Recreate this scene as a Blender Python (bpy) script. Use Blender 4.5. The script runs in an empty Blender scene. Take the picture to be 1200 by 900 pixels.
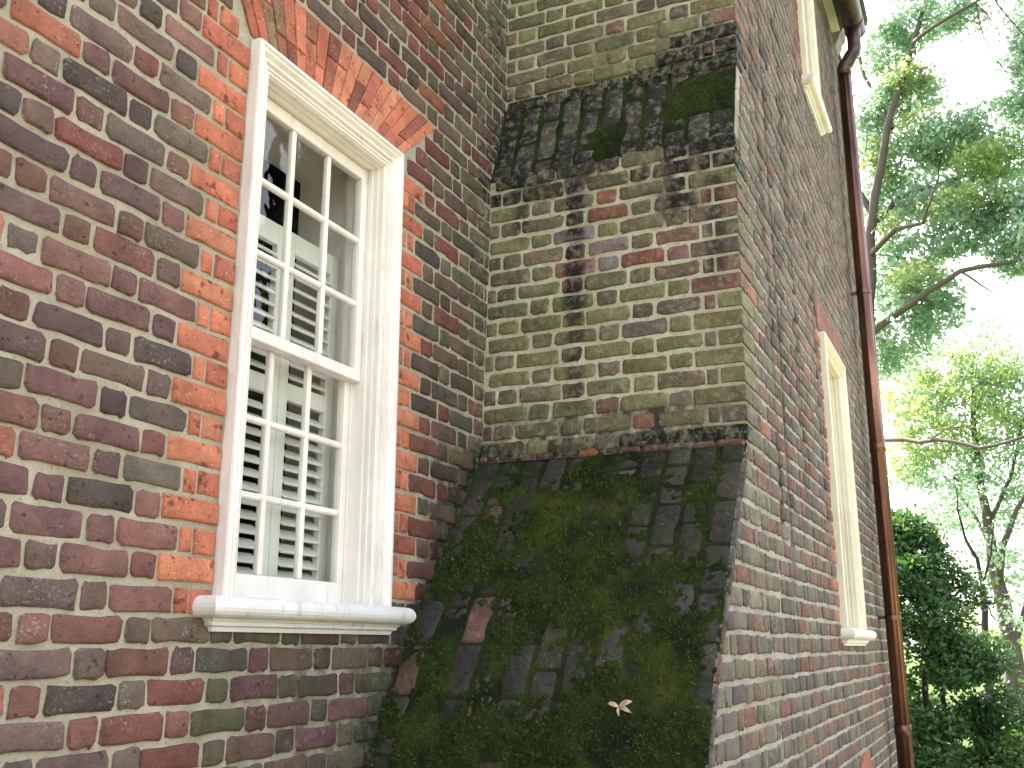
import bpy, math, random
import numpy as np
from mathutils import Matrix, Vector, noise as mnoise

random.seed(7); RS = np.random.RandomState(11)
scene = bpy.context.scene
COL = scene.collection
H0 = 1.65                      # eye height above the ground: every z below is measured from the eye

# ------------------------------------------------------------------ camera
F = 1205.0
PITCH = math.atan2(308, F)
ez = np.array([0, -math.cos(PITCH), math.sin(PITCH)])
ex = np.array([577, 308, F], float); ex -= ez * (ex @ ez); ex /= np.linalg.norm(ex)
ey = np.cross(ez, ex)
if ey[0] > 0: ey = -ey
def project(p):
    P = p[0]*ex + p[1]*ey + (p[2])*ez
    if P[2] < .05: return None
    return 600 + F*P[0]/P[2], 450 + F*P[1]/P[2], P[2]
def at(u, v, X):
    r = np.array([(u-600)/F, (v-450)/F, 1.0]); t = X/(ex @ r)
    return np.array([X, t*(ey @ r), t*(ez @ r)])
cam = bpy.data.cameras.new('camera'); camo = bpy.data.objects.new('camera', cam); COL.objects.link(camo)
def cvec(c): return Vector((c @ ex, c @ ey, c @ ez))
right, up, back = cvec(np.array([1, 0, 0.])), cvec(np.array([0, -1, 0.])), cvec(np.array([0, 0, -1.]))
M = Matrix((right, up, back)).transposed().to_4x4(); M.translation = (0, 0, H0)
camo.matrix_world = M
cam.sensor_width = 36; cam.lens = 36*F/1200; cam.clip_start = .05; cam.clip_end = 3000
scene.camera = camo

# ------------------------------------------------------------------ world, sun, exposure
SUN_EL, SUN_AZ = math.radians(50), math.radians(52)        # azimuth measured from +y towards +x
w = bpy.data.worlds.new('World'); scene.world = w; w.use_nodes = True
nt = w.node_tree; nt.nodes.clear()
sky = nt.nodes.new('ShaderNodeTexSky'); sky.sky_type = 'NISHITA'; sky.sun_disc = False
sky.sun_elevation = SUN_EL; sky.sun_rotation = SUN_AZ
sky.air_density = 1.0; sky.dust_density = 4.0; sky.ozone_density = 1.0
bg = nt.nodes.new('ShaderNodeBackground'); bg.inputs['Strength'].default_value = .15
wo = nt.nodes.new('ShaderNodeOutputWorld')
hs = nt.nodes.new('ShaderNodeHueSaturation'); hs.inputs['Saturation'].default_value = .42
nt.links.new(sky.outputs[0], hs.inputs['Color']); nt.links.new(hs.outputs[0], bg.inputs[0]); nt.links.new(bg.outputs[0], wo.inputs[0])
sun = bpy.data.lights.new('sun', 'SUN'); sun.energy = 4.0; sun.angle = math.radians(.5); sun.color = (1, .95, .86)
suno = bpy.data.objects.new('sun', sun); COL.objects.link(suno)
sdir = Vector((math.sin(SUN_AZ)*math.cos(SUN_EL), math.cos(SUN_AZ)*math.cos(SUN_EL), math.sin(SUN_EL)))
suno.rotation_euler = sdir.to_track_quat('Z', 'Y').to_euler()
suno.location = (0, 0, 30)
scene.view_settings.view_transform = 'Standard'; scene.view_settings.look = 'None'
scene.view_settings.exposure = 2.5; scene.view_settings.gamma = 1
scene.cycles.max_bounces = 8; scene.cycles.transparent_max_bounces = 12
scene.cycles.use_denoising = True

# ------------------------------------------------------------------ helpers
def lin(c):
    c = np.array(c, float)/255
    return np.where(c <= .04045, c/12.92, ((c+.055)/1.055)**2.4)
def rgb(*c): return tuple(lin(c)) + (1,)
def tag(o, label=None, cat=None, group=None, kind=None):
    if label: o['label'] = label
    if cat: o['category'] = cat
    if group: o['group'] = group
    if kind: o['kind'] = kind
    return o
def link(o, parent=None):
    COL.objects.link(o)
    if parent is not None: o.parent = parent
    return o
def empty(name, loc=(0, 0, 0)):
    o = bpy.data.objects.new(name, None); o.location = loc; o.empty_display_size = .2
    return link(o)
def mesh_obj(name, V, Fc, mat, parent=None, smooth=False, lift=True):
    """vertices are given with z from the eye; parents stand at the world origin"""
    V = np.asarray(V, float).copy()
    if lift: V[:, 2] += H0
    me = bpy.data.meshes.new(name)
    me.from_pydata(V.tolist(), [], [tuple(int(i) for i in f) for f in Fc])
    if smooth: me.polygons.foreach_set('use_smooth', [True]*len(me.polygons))
    for m in (mat if isinstance(mat, (list, tuple)) else [mat]): me.materials.append(m)
    me.update()
    return link(bpy.data.objects.new(name, me), parent)
class MB:
    """collects shapes for one mesh"""
    def __init__(s): s.V = []; s.F = []; s.n = 0
    def add(s, V, Fc):
        V = np.asarray(V, float); s.V.append(V); s.F += [tuple(i+s.n for i in f) for f in Fc]; s.n += len(V)
    def box(s, x0, x1, y0, y1, z0, z1, b=0.0):
        if b <= 0:
            V = [(x, y, z) for z in (z0, z1) for y in (y0, y1) for x in (x0, x1)]
            s.add(V, [(0, 2, 3, 1), (4, 5, 7, 6), (0, 1, 5, 4), (2, 6, 7, 3), (0, 4, 6, 2), (1, 3, 7, 5)]); return
        c = [((x0+x1)/2), ((y0+y1)/2), ((z0+z1)/2)]; h = [abs(x1-x0)/2, abs(y1-y0)/2, abs(z1-z0)/2]
        V, Fc = bevel_box(h, b); s.add(V + np.array(c), Fc)
    def tube(s, pts, rad, n=8, cap=True, flute=0):
        pts = [np.asarray(p, float) for p in pts]
        if np.isscalar(rad): rad = [rad]*len(pts)
        ring = []; prev = None
        for i, p in enumerate(pts):
            t = pts[min(i+1, len(pts)-1)] - pts[max(i-1, 0)]; t = t/(np.linalg.norm(t)+1e-9)
            if prev is None:
                a = np.array([0, 0, 1.]) if abs(t[2]) < .9 else np.array([1., 0, 0]); u = np.cross(t, a)
            else: u = prev - t*(prev @ t)
            u = u/(np.linalg.norm(u)+1e-9); prev = u; v = np.cross(t, u)
            ring.append([p + rad[i]*(1+flute*math.cos(8*k*2*math.pi/n))*(math.cos(k*2*math.pi/n)*u + math.sin(k*2*math.pi/n)*v) for k in range(n)])
        V = np.array(ring).reshape(-1, 3); Fc = []
        for i in range(len(pts)-1):
            for k in range(n):
                a = i*n+k; b = i*n+(k+1) % n; Fc.append((a, b, b+n, a+n))
        if cap: Fc.append(tuple(range(n-1, -1, -1))); Fc.append(tuple(range((len(pts)-1)*n, len(pts)*n)))
        s.add(V, Fc)
    def build(s, name, mat, parent=None, smooth=False):
        return mesh_obj(name, np.concatenate(s.V), s.F, mat, parent, smooth)
def bevel_box(h, b):
    """24-vertex chamfered box, 44 triangles"""
    V = []; idx = {}
    for sx in (-1, 1):
        for sy in (-1, 1):
            for sz in (-1, 1):
                for ax in range(3):
                    p = [sx*h[0], sy*h[1], sz*h[2]]
                    for k in range(3):
                        if k != ax: p[k] -= (sx, sy, sz)[k]*b
                    idx[(sx, sy, sz, ax)] = len(V); V.append(p)
    Fc = []
    def q(a):
        P = np.array([V[i] for i in a]); n = np.cross(P[1]-P[0], P[2]-P[0])
        Fc.append(tuple(a) if n @ P.mean(0) > 0 else tuple(a[::-1]))
    for ax in range(3):
        o = [k for k in range(3) if k != ax]
        for s in (-1, 1):
            a = []
            for (s1, s2) in ((-1, -1), (1, -1), (1, 1), (-1, 1)):
                k = [0, 0, 0]; k[ax] = s; k[o[0]] = s1; k[o[1]] = s2; a.append(idx[(*k, ax)])
            q(a)
        for s1 in (-1, 1):
            for s2 in (-1, 1):
                k0 = [0, 0, 0]; k0[o[0]] = s1; k0[o[1]] = s2; k1 = list(k0); k0[ax] = -1; k1[ax] = 1
                q([idx[(*k0, o[0])], idx[(*k1, o[0])], idx[(*k1, o[1])], idx[(*k0, o[1])]])
    for sx in (-1, 1):
        for sy in (-1, 1):
            for sz in (-1, 1): q([idx[(sx, sy, sz, a)] for a in range(3)])
    return np.array(V), Fc
def nz(x, y, z=0.0, s=1.0, o=3):
    return mnoise.fractal(Vector((x*s, y*s, z*s)), 1.0, 2.0, o)

# ------------------------------------------------------------------ materials
class NT:
    def __init__(s, name):
        s.m = bpy.data.materials.new(name); s.m.use_nodes = True; s.t = s.m.node_tree; s.t.nodes.clear()
        s.out = s.t.nodes.new('ShaderNodeOutputMaterial')
        s.geo = s.t.nodes.new('ShaderNodeNewGeometry'); s.pos = s.geo.outputs['Position']
    def n(s, typ, **kw):
        nd = s.t.nodes.new(typ)
        for k, v in kw.items(): setattr(nd, k, v)
        return nd
    def l(s, a, b): s.t.links.new(a, b)
    def put(s, sock, v):
        if hasattr(v, 'is_linked') or isinstance(v, bpy.types.NodeSocket): s.l(v, sock)
        else: sock.default_value = v
    def noise(s, scale, detail=4, rough=.55, off=None, vec=None, stretch=None):
        nd = s.n('ShaderNodeTexNoise'); nd.inputs['Scale'].default_value = scale
        nd.inputs['Detail'].default_value = detail; nd.inputs['Roughness'].default_value = rough
        v = vec or s.pos
        if off or stretch:
            mp = s.n('ShaderNodeMapping'); s.l(v, mp.inputs['Vector'])
            if off: mp.inputs['Location'].default_value = off
            if stretch: mp.inputs['Scale'].default_value = stretch
            v = mp.outputs[0]
        s.l(v, nd.inputs['Vector']); return nd.outputs['Fac']
    def ramp(s, f, a, b, lo=0.0, hi=1.0):
        nd = s.n('ShaderNodeMapRange'); nd.clamp = True
        s.put(nd.inputs['Value'], f)
        for i, v in zip(('From Min', 'From Max', 'To Min', 'To Max'), (a, b, lo, hi)): nd.inputs[i].default_value = v
        return nd.outputs['Result']
    def math(s, op, a, b=0.0):
        nd = s.n('ShaderNodeMath', operation=op); s.put(nd.inputs[0], a); s.put(nd.inputs[1], b); return nd.outputs[0]
    def mix(s, f, a, b, mode='MIX'):
        nd = s.n('ShaderNodeMix', data_type='RGBA', blend_type=mode)
        s.put(nd.inputs[0], f); s.put(nd.inputs[6], a); s.put(nd.inputs[7], b); return nd.outputs[2]
    def xyz(s):
        nd = s.n('ShaderNodeSeparateXYZ'); s.l(s.pos, nd.inputs[0]); return nd.outputs
    def bump(s, hts, dist=.004, strength=1.0):
        nrm = None
        for h, d in hts:
            b = s.n('ShaderNodeBump'); b.inputs['Distance'].default_value = d; b.inputs['Strength'].default_value = strength
            s.l(h, b.inputs['Height'])
            if nrm is not None: s.l(nrm, b.inputs['Normal'])
            nrm = b.outputs[0]
        return nrm
    def pbr(s, col, rough=.8, nrm=None, spec=.3, metal=0.0, **kw):
        b = s.n('ShaderNodeBsdfPrincipled'); s.put(b.inputs['Base Color'], col); s.put(b.inputs['Roughness'], rough)
        b.inputs['Specular IOR Level'].default_value = spec; b.inputs['Metallic'].default_value = metal
        for k, v in kw.items(): s.put(b.inputs[k], v)
        if nrm is not None: s.l(nrm, b.inputs['Normal'])
        s.l(b.outputs[0], s.out.inputs[0]); return s.m

def brick_mat(name, individual, rubbed=False, mossy=False):
    t = NT(name)
    if individual:
        oi = t.n('ShaderNodeObjectInfo'); tint, stain = oi.outputs['Color'], oi.outputs['Alpha']
    else:
        at_ = t.n('ShaderNodeAttribute', attribute_name='tint'); tint, stain = at_.outputs['Color'], at_.outputs['Alpha']
    c = t.mix(t.ramp(t.noise(11, 5, .62), .34, .66), t.mix(1, tint, (.70, .70, .71, 1), 'MULTIPLY'), t.mix(1, tint, (1.14, 1.12, 1.10, 1), 'MULTIPLY'))
    if not rubbed:
        c = t.mix(t.ramp(t.noise(9, 4, off=(5, 2, 9)), .55, .75, 0, .26), c, rgb(128, 88, 82))            # redder body showing through
        c = t.mix(t.ramp(t.noise(11, 5, off=(1, 7, 3)), .60, .74, 0, .42), c, rgb(76, 66, 66))            # burnt patches
        c = t.mix(t.math('MULTIPLY', t.ramp(t.noise(110, 3, .6), .56, .66), t.ramp(t.noise(7, 3, off=(8, 8, 1)), .50, .66, 0, .5)), c, rgb(178, 168, 156))  # lime and lichen specks
    else:
        c = t.mix(t.ramp(t.noise(90, 3, .6), .62, .70, 0, .6), c, rgb(226, 190, 160))
        c = t.mix(t.ramp(t.noise(26, 4, off=(3, 1, 4)), .60, .68, 0, .75), c, rgb(92, 48, 38))
    c = t.mix(t.ramp(t.noise(230, 2), .35, .65, 0, .35), c, t.mix(1, c, (.55, .55, .55, 1), 'MULTIPLY'))
    vo = t.n('ShaderNodeTexVoronoi'); vo.inputs['Scale'].default_value = 48
    wv = t.n('ShaderNodeTexNoise'); wv.inputs['Scale'].default_value = 60; t.l(t.pos, wv.inputs['Vector'])
    wa = t.n('ShaderNodeVectorMath', operation='MULTIPLY_ADD'); t.l(wv.outputs['Color'], wa.inputs[0]); wa.inputs[1].default_value = (.035, .035, .02); t.l(t.pos, wa.inputs[2]); t.l(wa.outputs[0], vo.inputs['Vector'])
    pit = t.math('MULTIPLY', t.ramp(vo.outputs['Distance'], .27, .17), t.ramp(t.noise(21, 3, off=(2, 2, 2)), .53, .63))
    c = t.mix(t.math('MULTIPLY', pit, .5), c, rgb(40, 28, 28))
    c = t.mix(t.math('MULTIPLY', stain, t.ramp(t.noise(24, 5, .6, off=(0, 4, 0)), .30, .52)), c, rgb(27, 27, 26))
    if mossy:
        c = t.mix(t.ramp(t.noise(7, 5, .65, off=(6, 6, 1)), .44, .66, 0, .7), c, t.mix(t.ramp(t.noise(19, 4), .35, .65), rgb(44, 46, 32), rgb(72, 74, 42)))
        c = t.mix(t.ramp(t.noise(48, 5, .7, off=(1, 3, 6)), .52, .66, 0, .7), c, rgb(34, 38, 24))
    elif not rubbed:
        eg = t.n('ShaderNodeAttribute', attribute_name='edge').outputs['Fac']
        em = t.ramp(t.math('ADD', eg, t.math('MULTIPLY', t.math('SUBTRACT', t.noise(38, 5, .65, off=(9, 1, 1)), .5), 2.6)), .72, .95)
        c = t.mix(em, c, t.mix(.75, rgb(176, 166, 142), c))
        c = t.mix(t.ramp(t.noise(30, 5, .7, off=(2, 8, 5), stretch=(1, 1, 1.7)), .61, .67, 0, .45), c, rgb(66, 52, 50))
    if not rubbed and not mossy:         # soot and lichen streaks running down the chimney face
        X_, Y_, Z_ = t.xyz()
        for (cen, wd, z0, z1, amt) in ((1.487, .064, 2.95, 3.60, .96), (1.478, .052, 2.55, 3.0, .72), (1.02, .075, 3.32, 3.74, .95), (.88, .05, 3.0, 3.5, .7), (1.74, .05, 3.35, 3.7, .8)):
            m = t.math('MULTIPLY', t.ramp(t.math('ABSOLUTE', t.math('SUBTRACT', Y_, cen)), wd, wd*.45), t.math('MULTIPLY', t.ramp(Z_, z0, z0+.1), t.ramp(Z_, z1+.05, z1)))
            m = t.math('MULTIPLY', m, t.math('MULTIPLY', t.ramp(X_, 3.70, 3.74), t.ramp(X_, 4.2, 4.1)))
            c = t.mix(t.math('MULTIPLY', m, t.ramp(t.noise(19, 5, .7, off=(cen, 0, 0)), .31, .46, 0, amt)), c, rgb(30, 29, 27))
    if not rubbed and not mossy:
        lm = t.math('MULTIPLY', t.ramp(t.noise(33, 5, .7, off=(3, 3, 8)), .50, .64), t.math('MULTIPLY', t.ramp(X_, 3.70, 3.74), t.ramp(X_, 4.2, 4.1)))
        c = t.mix(t.math('MULTIPLY', lm, .38), c, rgb(170, 164, 138))
    n1 = t.noise(42, 5, .62); n2 = t.noise(190, 3, .6)
    nrm = t.bump([(n1, .010), (n2, .0028), (t.math('SUBTRACT', 1.0, pit), .004)])
    return t.pbr(c, .82, nrm, .25)
BR_I, BR_J = brick_mat('brick_fired_clay', True), brick_mat('brick_fired_clay_joined', False)
MB_I, MB_J = brick_mat('mossy_slope_brick', True, False, True), brick_mat('mossy_slope_brick_joined', False, False, True)
RB_I, RB_J = brick_mat('rubbed_orange_brick', True, True), brick_mat('rubbed_orange_brick_joined', False, True)

def mortar_mat(name, base, algae, algae_amt, streaks=(), slope=False):
    t = NT(name)
    c = t.mix(t.ramp(t.noise(6, 5), .3, .7), rgb(*[int(v*.84) for v in base]), rgb(*base))
    c = t.mix(t.ramp(t.noise(3.1, 4, off=(4, 1, 2)), .48, .62, 0, algae_amt), c, rgb(*algae))
    c = t.mix(t.ramp(t.noise(85, 3, .7), .56, .70, 0, .7), c, rgb(120, 112, 96))
    x, y, z = t.xyz()
    for (axis, cen, wd, z0, z1, amt) in streaks:
        d = t.math('ABSOLUTE', t.math('SUBTRACT', {'x': x, 'y': y}[axis], cen))
        m = t.math('MULTIPLY', t.ramp(d, wd, wd*.4), t.math('MULTIPLY', t.ramp(z, z0, z0+.08), t.ramp(z, z1+.06, z1)))
        m = t.math('MULTIPLY', m, t.ramp(t.noise(12, 5, .65, stretch=(1, 1, .35)), .36, .58, 0, amt))
        c = t.mix(m, c, rgb(30, 29, 28))
    if slope:                            # moss creeping from the shoulder on to the wall
        d = t.math('SUBTRACT', t.math('MULTIPLY', t.math('SUBTRACT', z, .745+H0), .547), t.math('MULTIPLY', t.math('SUBTRACT', x, 3.785), .837))
        d = t.math('ADD', d, t.math('MULTIPLY', t.math('SUBTRACT', t.noise(9, 4, .6), .5), .22))
        c = t.mix(t.math('MULTIPLY', t.ramp(d, .19, .05), t.ramp(z, .85+H0, .75+H0)), c, rgb(38, 40, 30))
    nrm = t.bump([(t.noise(26, 5, .6), .012), (t.noise(160, 3, .65), .003)])
    return t.pbr(c, .93, nrm, .15)
MORTAR_A = mortar_mat('lime_mortar_house', (182, 171, 150), (146, 139, 114), .75, [('x', 2.85, .62, 0.9, 1.64, .62), ('x', 3.55, .28, 1.9, 2.4, .8)], slope=True)
MORTAR_B = mortar_mat('lime_mortar_chimney', (208, 200, 174), (168, 161, 124), .6, [('y', 1.487, .05, 2.95, 3.62, .45), ('y', 1.03, .16, 3.3, 3.72, .8), ('y', 1.35, .7, 3.52, 3.76, .85), ('y', 1.35, .7, 2.3, 2.56, .9), ('y', 1.1, .5, 4.06, 4.4, .8)])
MORTAR_C = mortar_mat('lime_mortar_wing', (174, 169, 156), (134, 131, 114), .6, [('x', 4.42, .07, 2.0, 7, .95), ('x', 4.63, .06, 1.9, 7, .95), ('x', 5.1, .10, 2.3, 7, .9), ('x', 5.75, .16, 1.9, 4.0, .7), ('x', 8.1, .2, 1, 6, .6)])

def paint(name, base, dirt=.25):
    t = NT(name)
    c = t.mix(t.ramp(t.noise(5, 5), .35, .7), rgb(*base), rgb(*[int(v*.94) for v in base]))
    c = t.mix(t.ramp(t.noise(38, 5, .7, stretch=(1, 1, .18)), .56, .72, 0, dirt), c, rgb(150, 142, 126))
    c = t.mix(t.ramp(t.noise(160, 2, .6), .68, .74, 0, dirt*1.6), c, rgb(120, 112, 100))
    return t.pbr(c, .42, t.bump([(t.noise(60, 4, .6, stretch=(1, 1, .2)), .0016), (t.noise(9, 3), .003)]), .4)
WHITE = paint('white_gloss_paint', (238, 230, 222), .36); WHITE_SILL = paint('weathered_white_paint', (228, 224, 218), .6)
CREAM = paint('cream_paint', (226, 219, 196), .3); SHUT = paint('pale_grey_paint', (228, 226, 218), .08)
def plain(name, c, rough=.85, **kw):
    t = NT(name); cc = t.mix(t.ramp(t.noise(4, 4), .3, .7), rgb(*[int(v*.85) for v in c]), rgb(*c)); return t.pbr(cc, rough, t.bump([(t.noise(20, 4), .004)]), **kw)
ROOM = plain('gloom_tinted_plaster', (34, 33, 32)); ROOFM = plain('grey_slate', (82, 82, 84))  # room's gloom is put into the near-black plaster colour
t = NT('old_window_glass')
gl = t.n('ShaderNodeBsdfGlossy'); gl.inputs['Roughness'].default_value = .0; tr = t.n('ShaderNodeBsdfTransparent'); tr.inputs[0].default_value = (.97, .98, .97, 1)
b = t.bump([(t.noise(7, 2, .4), .012)], 1, .35); t.l(b, gl.inputs['Normal']); 
dt = t.n('ShaderNodeVectorMath', operation='DOT_PRODUCT'); t.l(t.geo.outputs['Incoming'], dt.inputs[0]); t.l(t.geo.outputs['Normal'], dt.inputs[1])
frv = t.math('ADD', .025, t.math('MULTIPLY', .6, t.math('POWER', t.math('SUBTRACT', 1.0, t.math('ABSOLUTE', dt.outputs['Value'])), 4.0)))
mx = t.n('ShaderNodeMixShader'); t.l(frv, mx.inputs[0]); t.l(tr.outputs[0], mx.inputs[1]); t.l(gl.outputs[0], mx.inputs[2]); t.l(mx.outputs[0], t.out.inputs[0])
GLASS = t.m
t = NT('weathered_copper')
n_ = t.noise(9, 5, .6, stretch=(1, 1, .15))
c = t.mix(t.ramp(n_, .35, .65), rgb(138, 100, 82), rgb(82, 60, 56)); c = t.mix(t.ramp(t.noise(30, 4, .7), .60, .75, 0, .5), c, rgb(70, 46, 46))
COPPER = t.pbr(c, t.ramp(n_, .3, .7, .24, .42), t.bump([(t.noise(14, 3), .002)]), .5, 1.0)
t = NT('brown_gutter_metal'); COPPER_D = t.pbr(t.mix(t.ramp(t.noise(12, 4), .35, .65), rgb(96, 76, 74), rgb(70, 56, 56)), .38, None, .5, .7)

def moss_mat():
    t = NT('wet_moss'); x, y, z = t.xyz()
    a = t.ramp(t.noise(8, 5, .62), .32, .68)
    c = t.mix(a, rgb(30, 39, 21), rgb(58, 72, 32))
    c = t.mix(t.ramp(t.noise(3.3, 5, .6, off=(3, 9, 1)), .54, .70, 0, .7), c, rgb(84, 92, 38))
    c = t.mix(t.ramp(t.noise(4.1, 5, .6, off=(7, 2, 5)), .55, .68, 0, .85), c, rgb(32, 33, 31))
    c = t.mix(t.ramp(t.noise(120, 3, .7), .45, .7, 0, .55), c, rgb(14, 19, 10))
    c = t.mix(t.ramp(t.noise(60, 2, .5, off=(4, 4, 4)), .70, .75, 0, .8), c, rgb(112, 104, 74))
    return t.pbr(c, .95, t.bump([(t.noise(38, 5, .7), .012), (t.noise(210, 3, .7), .007)]), .12)
MOSS = moss_mat()
t = NT('moss_blades'); isl = t.geo.outputs['Random Per Island']
MOSSB = t.pbr(t.mix(isl, rgb(34, 46, 20), rgb(98, 114, 48)), .9, None, .1)
t = NT('bare_slope_mortar')
MORTAR_S = t.pbr(t.mix(t.ramp(t.noise(9, 5), .35, .65), rgb(40, 40, 36), rgb(92, 88, 78)), .95, t.bump([(t.noise(40, 5, .6), .01)]), .1)
def leaf_mat(name, dark, light, trans, rough=.5, tf=.45):
    t = NT(name); f = t.geo.outputs['Random Per Island']
    c = t.mix(f, rgb(*dark), rgb(*light))
    d = t.n('ShaderNodeBsdfPrincipled'); t.l(c, d.inputs['Base Color']); d.inputs['Roughness'].default_value = rough; d.inputs['Specular IOR Level'].default_value = .4
    tl = t.n('ShaderNodeBsdfTranslucent'); t.l(t.mix(f, rgb(*trans), rgb(*[min(255, int(v*1.2)) for v in trans])), tl.inputs[0])
    mx = t.n('ShaderNodeMixShader'); mx.inputs[0].default_value = tf
    t.l(d.outputs[0], mx.inputs[1]); t.l(tl.outputs[0], mx.inputs[2]); t.l(mx.outputs[0], t.out.inputs[0]); return t.m
OAKL = leaf_mat('haze_tinted_oak_leaf', (102, 126, 118), (142, 164, 150), (166, 190, 154), .5, .58)  # pale bluish leaf colour stands in for the veiling haze
OAKY = leaf_mat('sun_tinted_oak_leaf', (108, 130, 96), (146, 162, 118), (176, 190, 122), .5, .58)  # yellower leaf copy with the sunlight put into its colour
EVERL = leaf_mat('evergreen_leaf', (34, 58, 38), (62, 92, 54), (88, 126, 50), .3, .27)
BUSHL = leaf_mat('bush_leaf', (56, 86, 50), (100, 128, 66), (110, 140, 60), .5, .35)
BARK = plain('oak_bark', (98, 88, 80), .9); BARKD = plain('dark_bark', (58, 52, 50), .9)
t = NT('short_lawn'); LAWN = t.pbr(t.mix(t.ramp(t.noise(1.2, 6), .35, .65), rgb(62, 84, 40), rgb(98, 112, 60)), .95, t.bump([(t.noise(60, 4), .03)]), .1)
t = NT('dry_leaf'); DRY = t.pbr(t.mix(t.ramp(t.noise(60, 4), .35, .65), rgb(214, 196, 162), rgb(176, 148, 112)), .7, None, .3)

# ------------------------------------------------------------------ geometry of the place
YA, YC = 1.900, .786                 # the house wall's face and the outer face of chimney and wing
SLOPE = [(3.785, .745), (3.665, .59), (3.50, .38), (3.375, .215), (3.205, -.01), (3.075, -.21), (2.985, -.38), (2.92, -.58), (2.87, -.9), (2.84, -1.65)]
SLOPE2 = [(4.02, 2.485), (3.975, 2.34), (3.92, 2.18), (3.868, 2.045)]
def xb(z):                           # x of the chimney's end face at height z
    if z >= 2.485: return 4.02 + .038*(z-2.485)
    if z >= 2.045: return float(np.interp(z, [p[1] for p in SLOPE2[::-1]], [p[0] for p in SLOPE2[::-1]]))
    if z >= .745: return 3.787 + (z-.745)/1.3*.075
    return float(np.interp(z, [p[1] for p in SLOPE[::-1]], [p[0] for p in SLOPE[::-1]]))
CP, CZ = .07685, .1945               # course height, centre of course 0 on the house wall
CPB, JB = .0773, .972                # course height and one bed joint of chimney and wing
WX0, WX1, WZ0, WZ1 = 2.205, 3.058, .128, 1.808   # window casing, outer edges

# ------------------------------------------------------------------ brick templates
def template(w, h, seed, jit=.0022, rnd=.010, depth=.016):
    r = np.random.RandomState(seed)
    c = min(rnd, w*.2) ; pts = []
    for (sx, sy) in ((-1, -1), (1, -1), (1, 1), (-1, 1)):
        a, b_ = c*r.uniform(.2, 1.0), c*r.uniform(.2, .95)
        p = (sx*(w/2-a), sy*h/2); q = (sx*w/2, sy*(h/2-b_))
        pts += [p, q] if (sx*sy > 0) else [q, p]
    pts = pts[0:0] + pts
    # order: counter-clockwise starting bottom left; add a worn mid point on the two long edges
    order = [pts[1], pts[0], pts[2], pts[3], pts[4], pts[5], pts[7], pts[6]]
    P = np.array(order); ang = np.arctan2(P[:, 1]/h, P[:, 0]/w); P = P[np.argsort(ang)]
    mid = np.array([[r.uniform(-.30, -.08)*w, -h/2+abs(r.normal(0, .0013))], [r.uniform(.08, .30)*w, -h/2+abs(r.normal(0, .0013))], [r.uniform(-.30, -.08)*w, h/2-abs(r.normal(0, .0013))], [r.uniform(.08, .30)*w, h/2-abs(r.normal(0, .0013))]])
    P = np.concatenate([P, mid]); ang = np.arctan2(P[:, 1]/h, P[:, 0]/w); P = P[np.argsort(ang)]
    P = P + r.uniform(-jit, jit, P.shape); n = len(P)
    def inset(d):
        s = np.array([(w/2-d)/(w/2), (h/2-d)/(h/2)]); return P*s
    t1 = r.uniform(-.0012, .0012, n)
    L0 = np.c_[inset(.0085), np.full(n, 0)+t1]; L1 = np.c_[inset(.0016), np.full(n, -.0032)+t1]; L2 = np.c_[P*1.01, np.full(n, -depth)]
    V = np.concatenate([L0, L1, L2]); Fc = [tuple(range(n))]
    for o in (0, n):
        for k in range(n): Fc.append((o+k, o+n+k, o+n+(k+1) % n, o+(k+1) % n))
    return V, Fc
TPL = {}
for kind, (w_, h_, cnt, jit, rnd) in dict(S=(.200, .0635, 16, .0036, .016), H=(.086, .0635, 16, .0034, .015), C=(.046, .0635, 6, .0016, .006),
                                R=(.200, .0655, 6, .0010, .004), RH=(.092, .0655, 6, .0010, .004), RC=(.048, .0655, 4, .0010, .003)).items():
    TPL[kind] = [(w_, h_) + template(w_, h_, 100+hash_*17+len(kind)*3+ord(kind[0]), jit, rnd) for hash_ in range(cnt)]
QB = []                              # corner bricks: whole chamfered boxes, x depth, y length
for s_ in range(8):
    r_ = np.random.RandomState(500+s_); V_, F_ = bevel_box([.05, .1, .0318], .004); QB.append((V_ + r_.uniform(-.0016, .0016, V_.shape), F_))
MESHES = {}
def tmesh(kind, i, mat):
    key = (kind, i, mat.name)
    if key not in MESHES:
        if kind[0] == 'Q': V, Fc = QB[i]
        else: V, Fc = TPL[kind][i][2:]
        me = bpy.data.meshes.new('brick'); me.from_pydata(V.tolist(), [], Fc); me.materials.append(mat)
        me.polygons.foreach_set('use_smooth', [kind[0] != 'Q']*len(me.polygons)); me.update(); MESHES[key] = me
        if kind[0] != 'Q': me.attributes.new('edge', 'FLOAT', 'POINT').data.foreach_set('value', np.repeat([0, .55, 1.0], len(V)//3).astype('f'))
    return MESHES[key]
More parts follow.
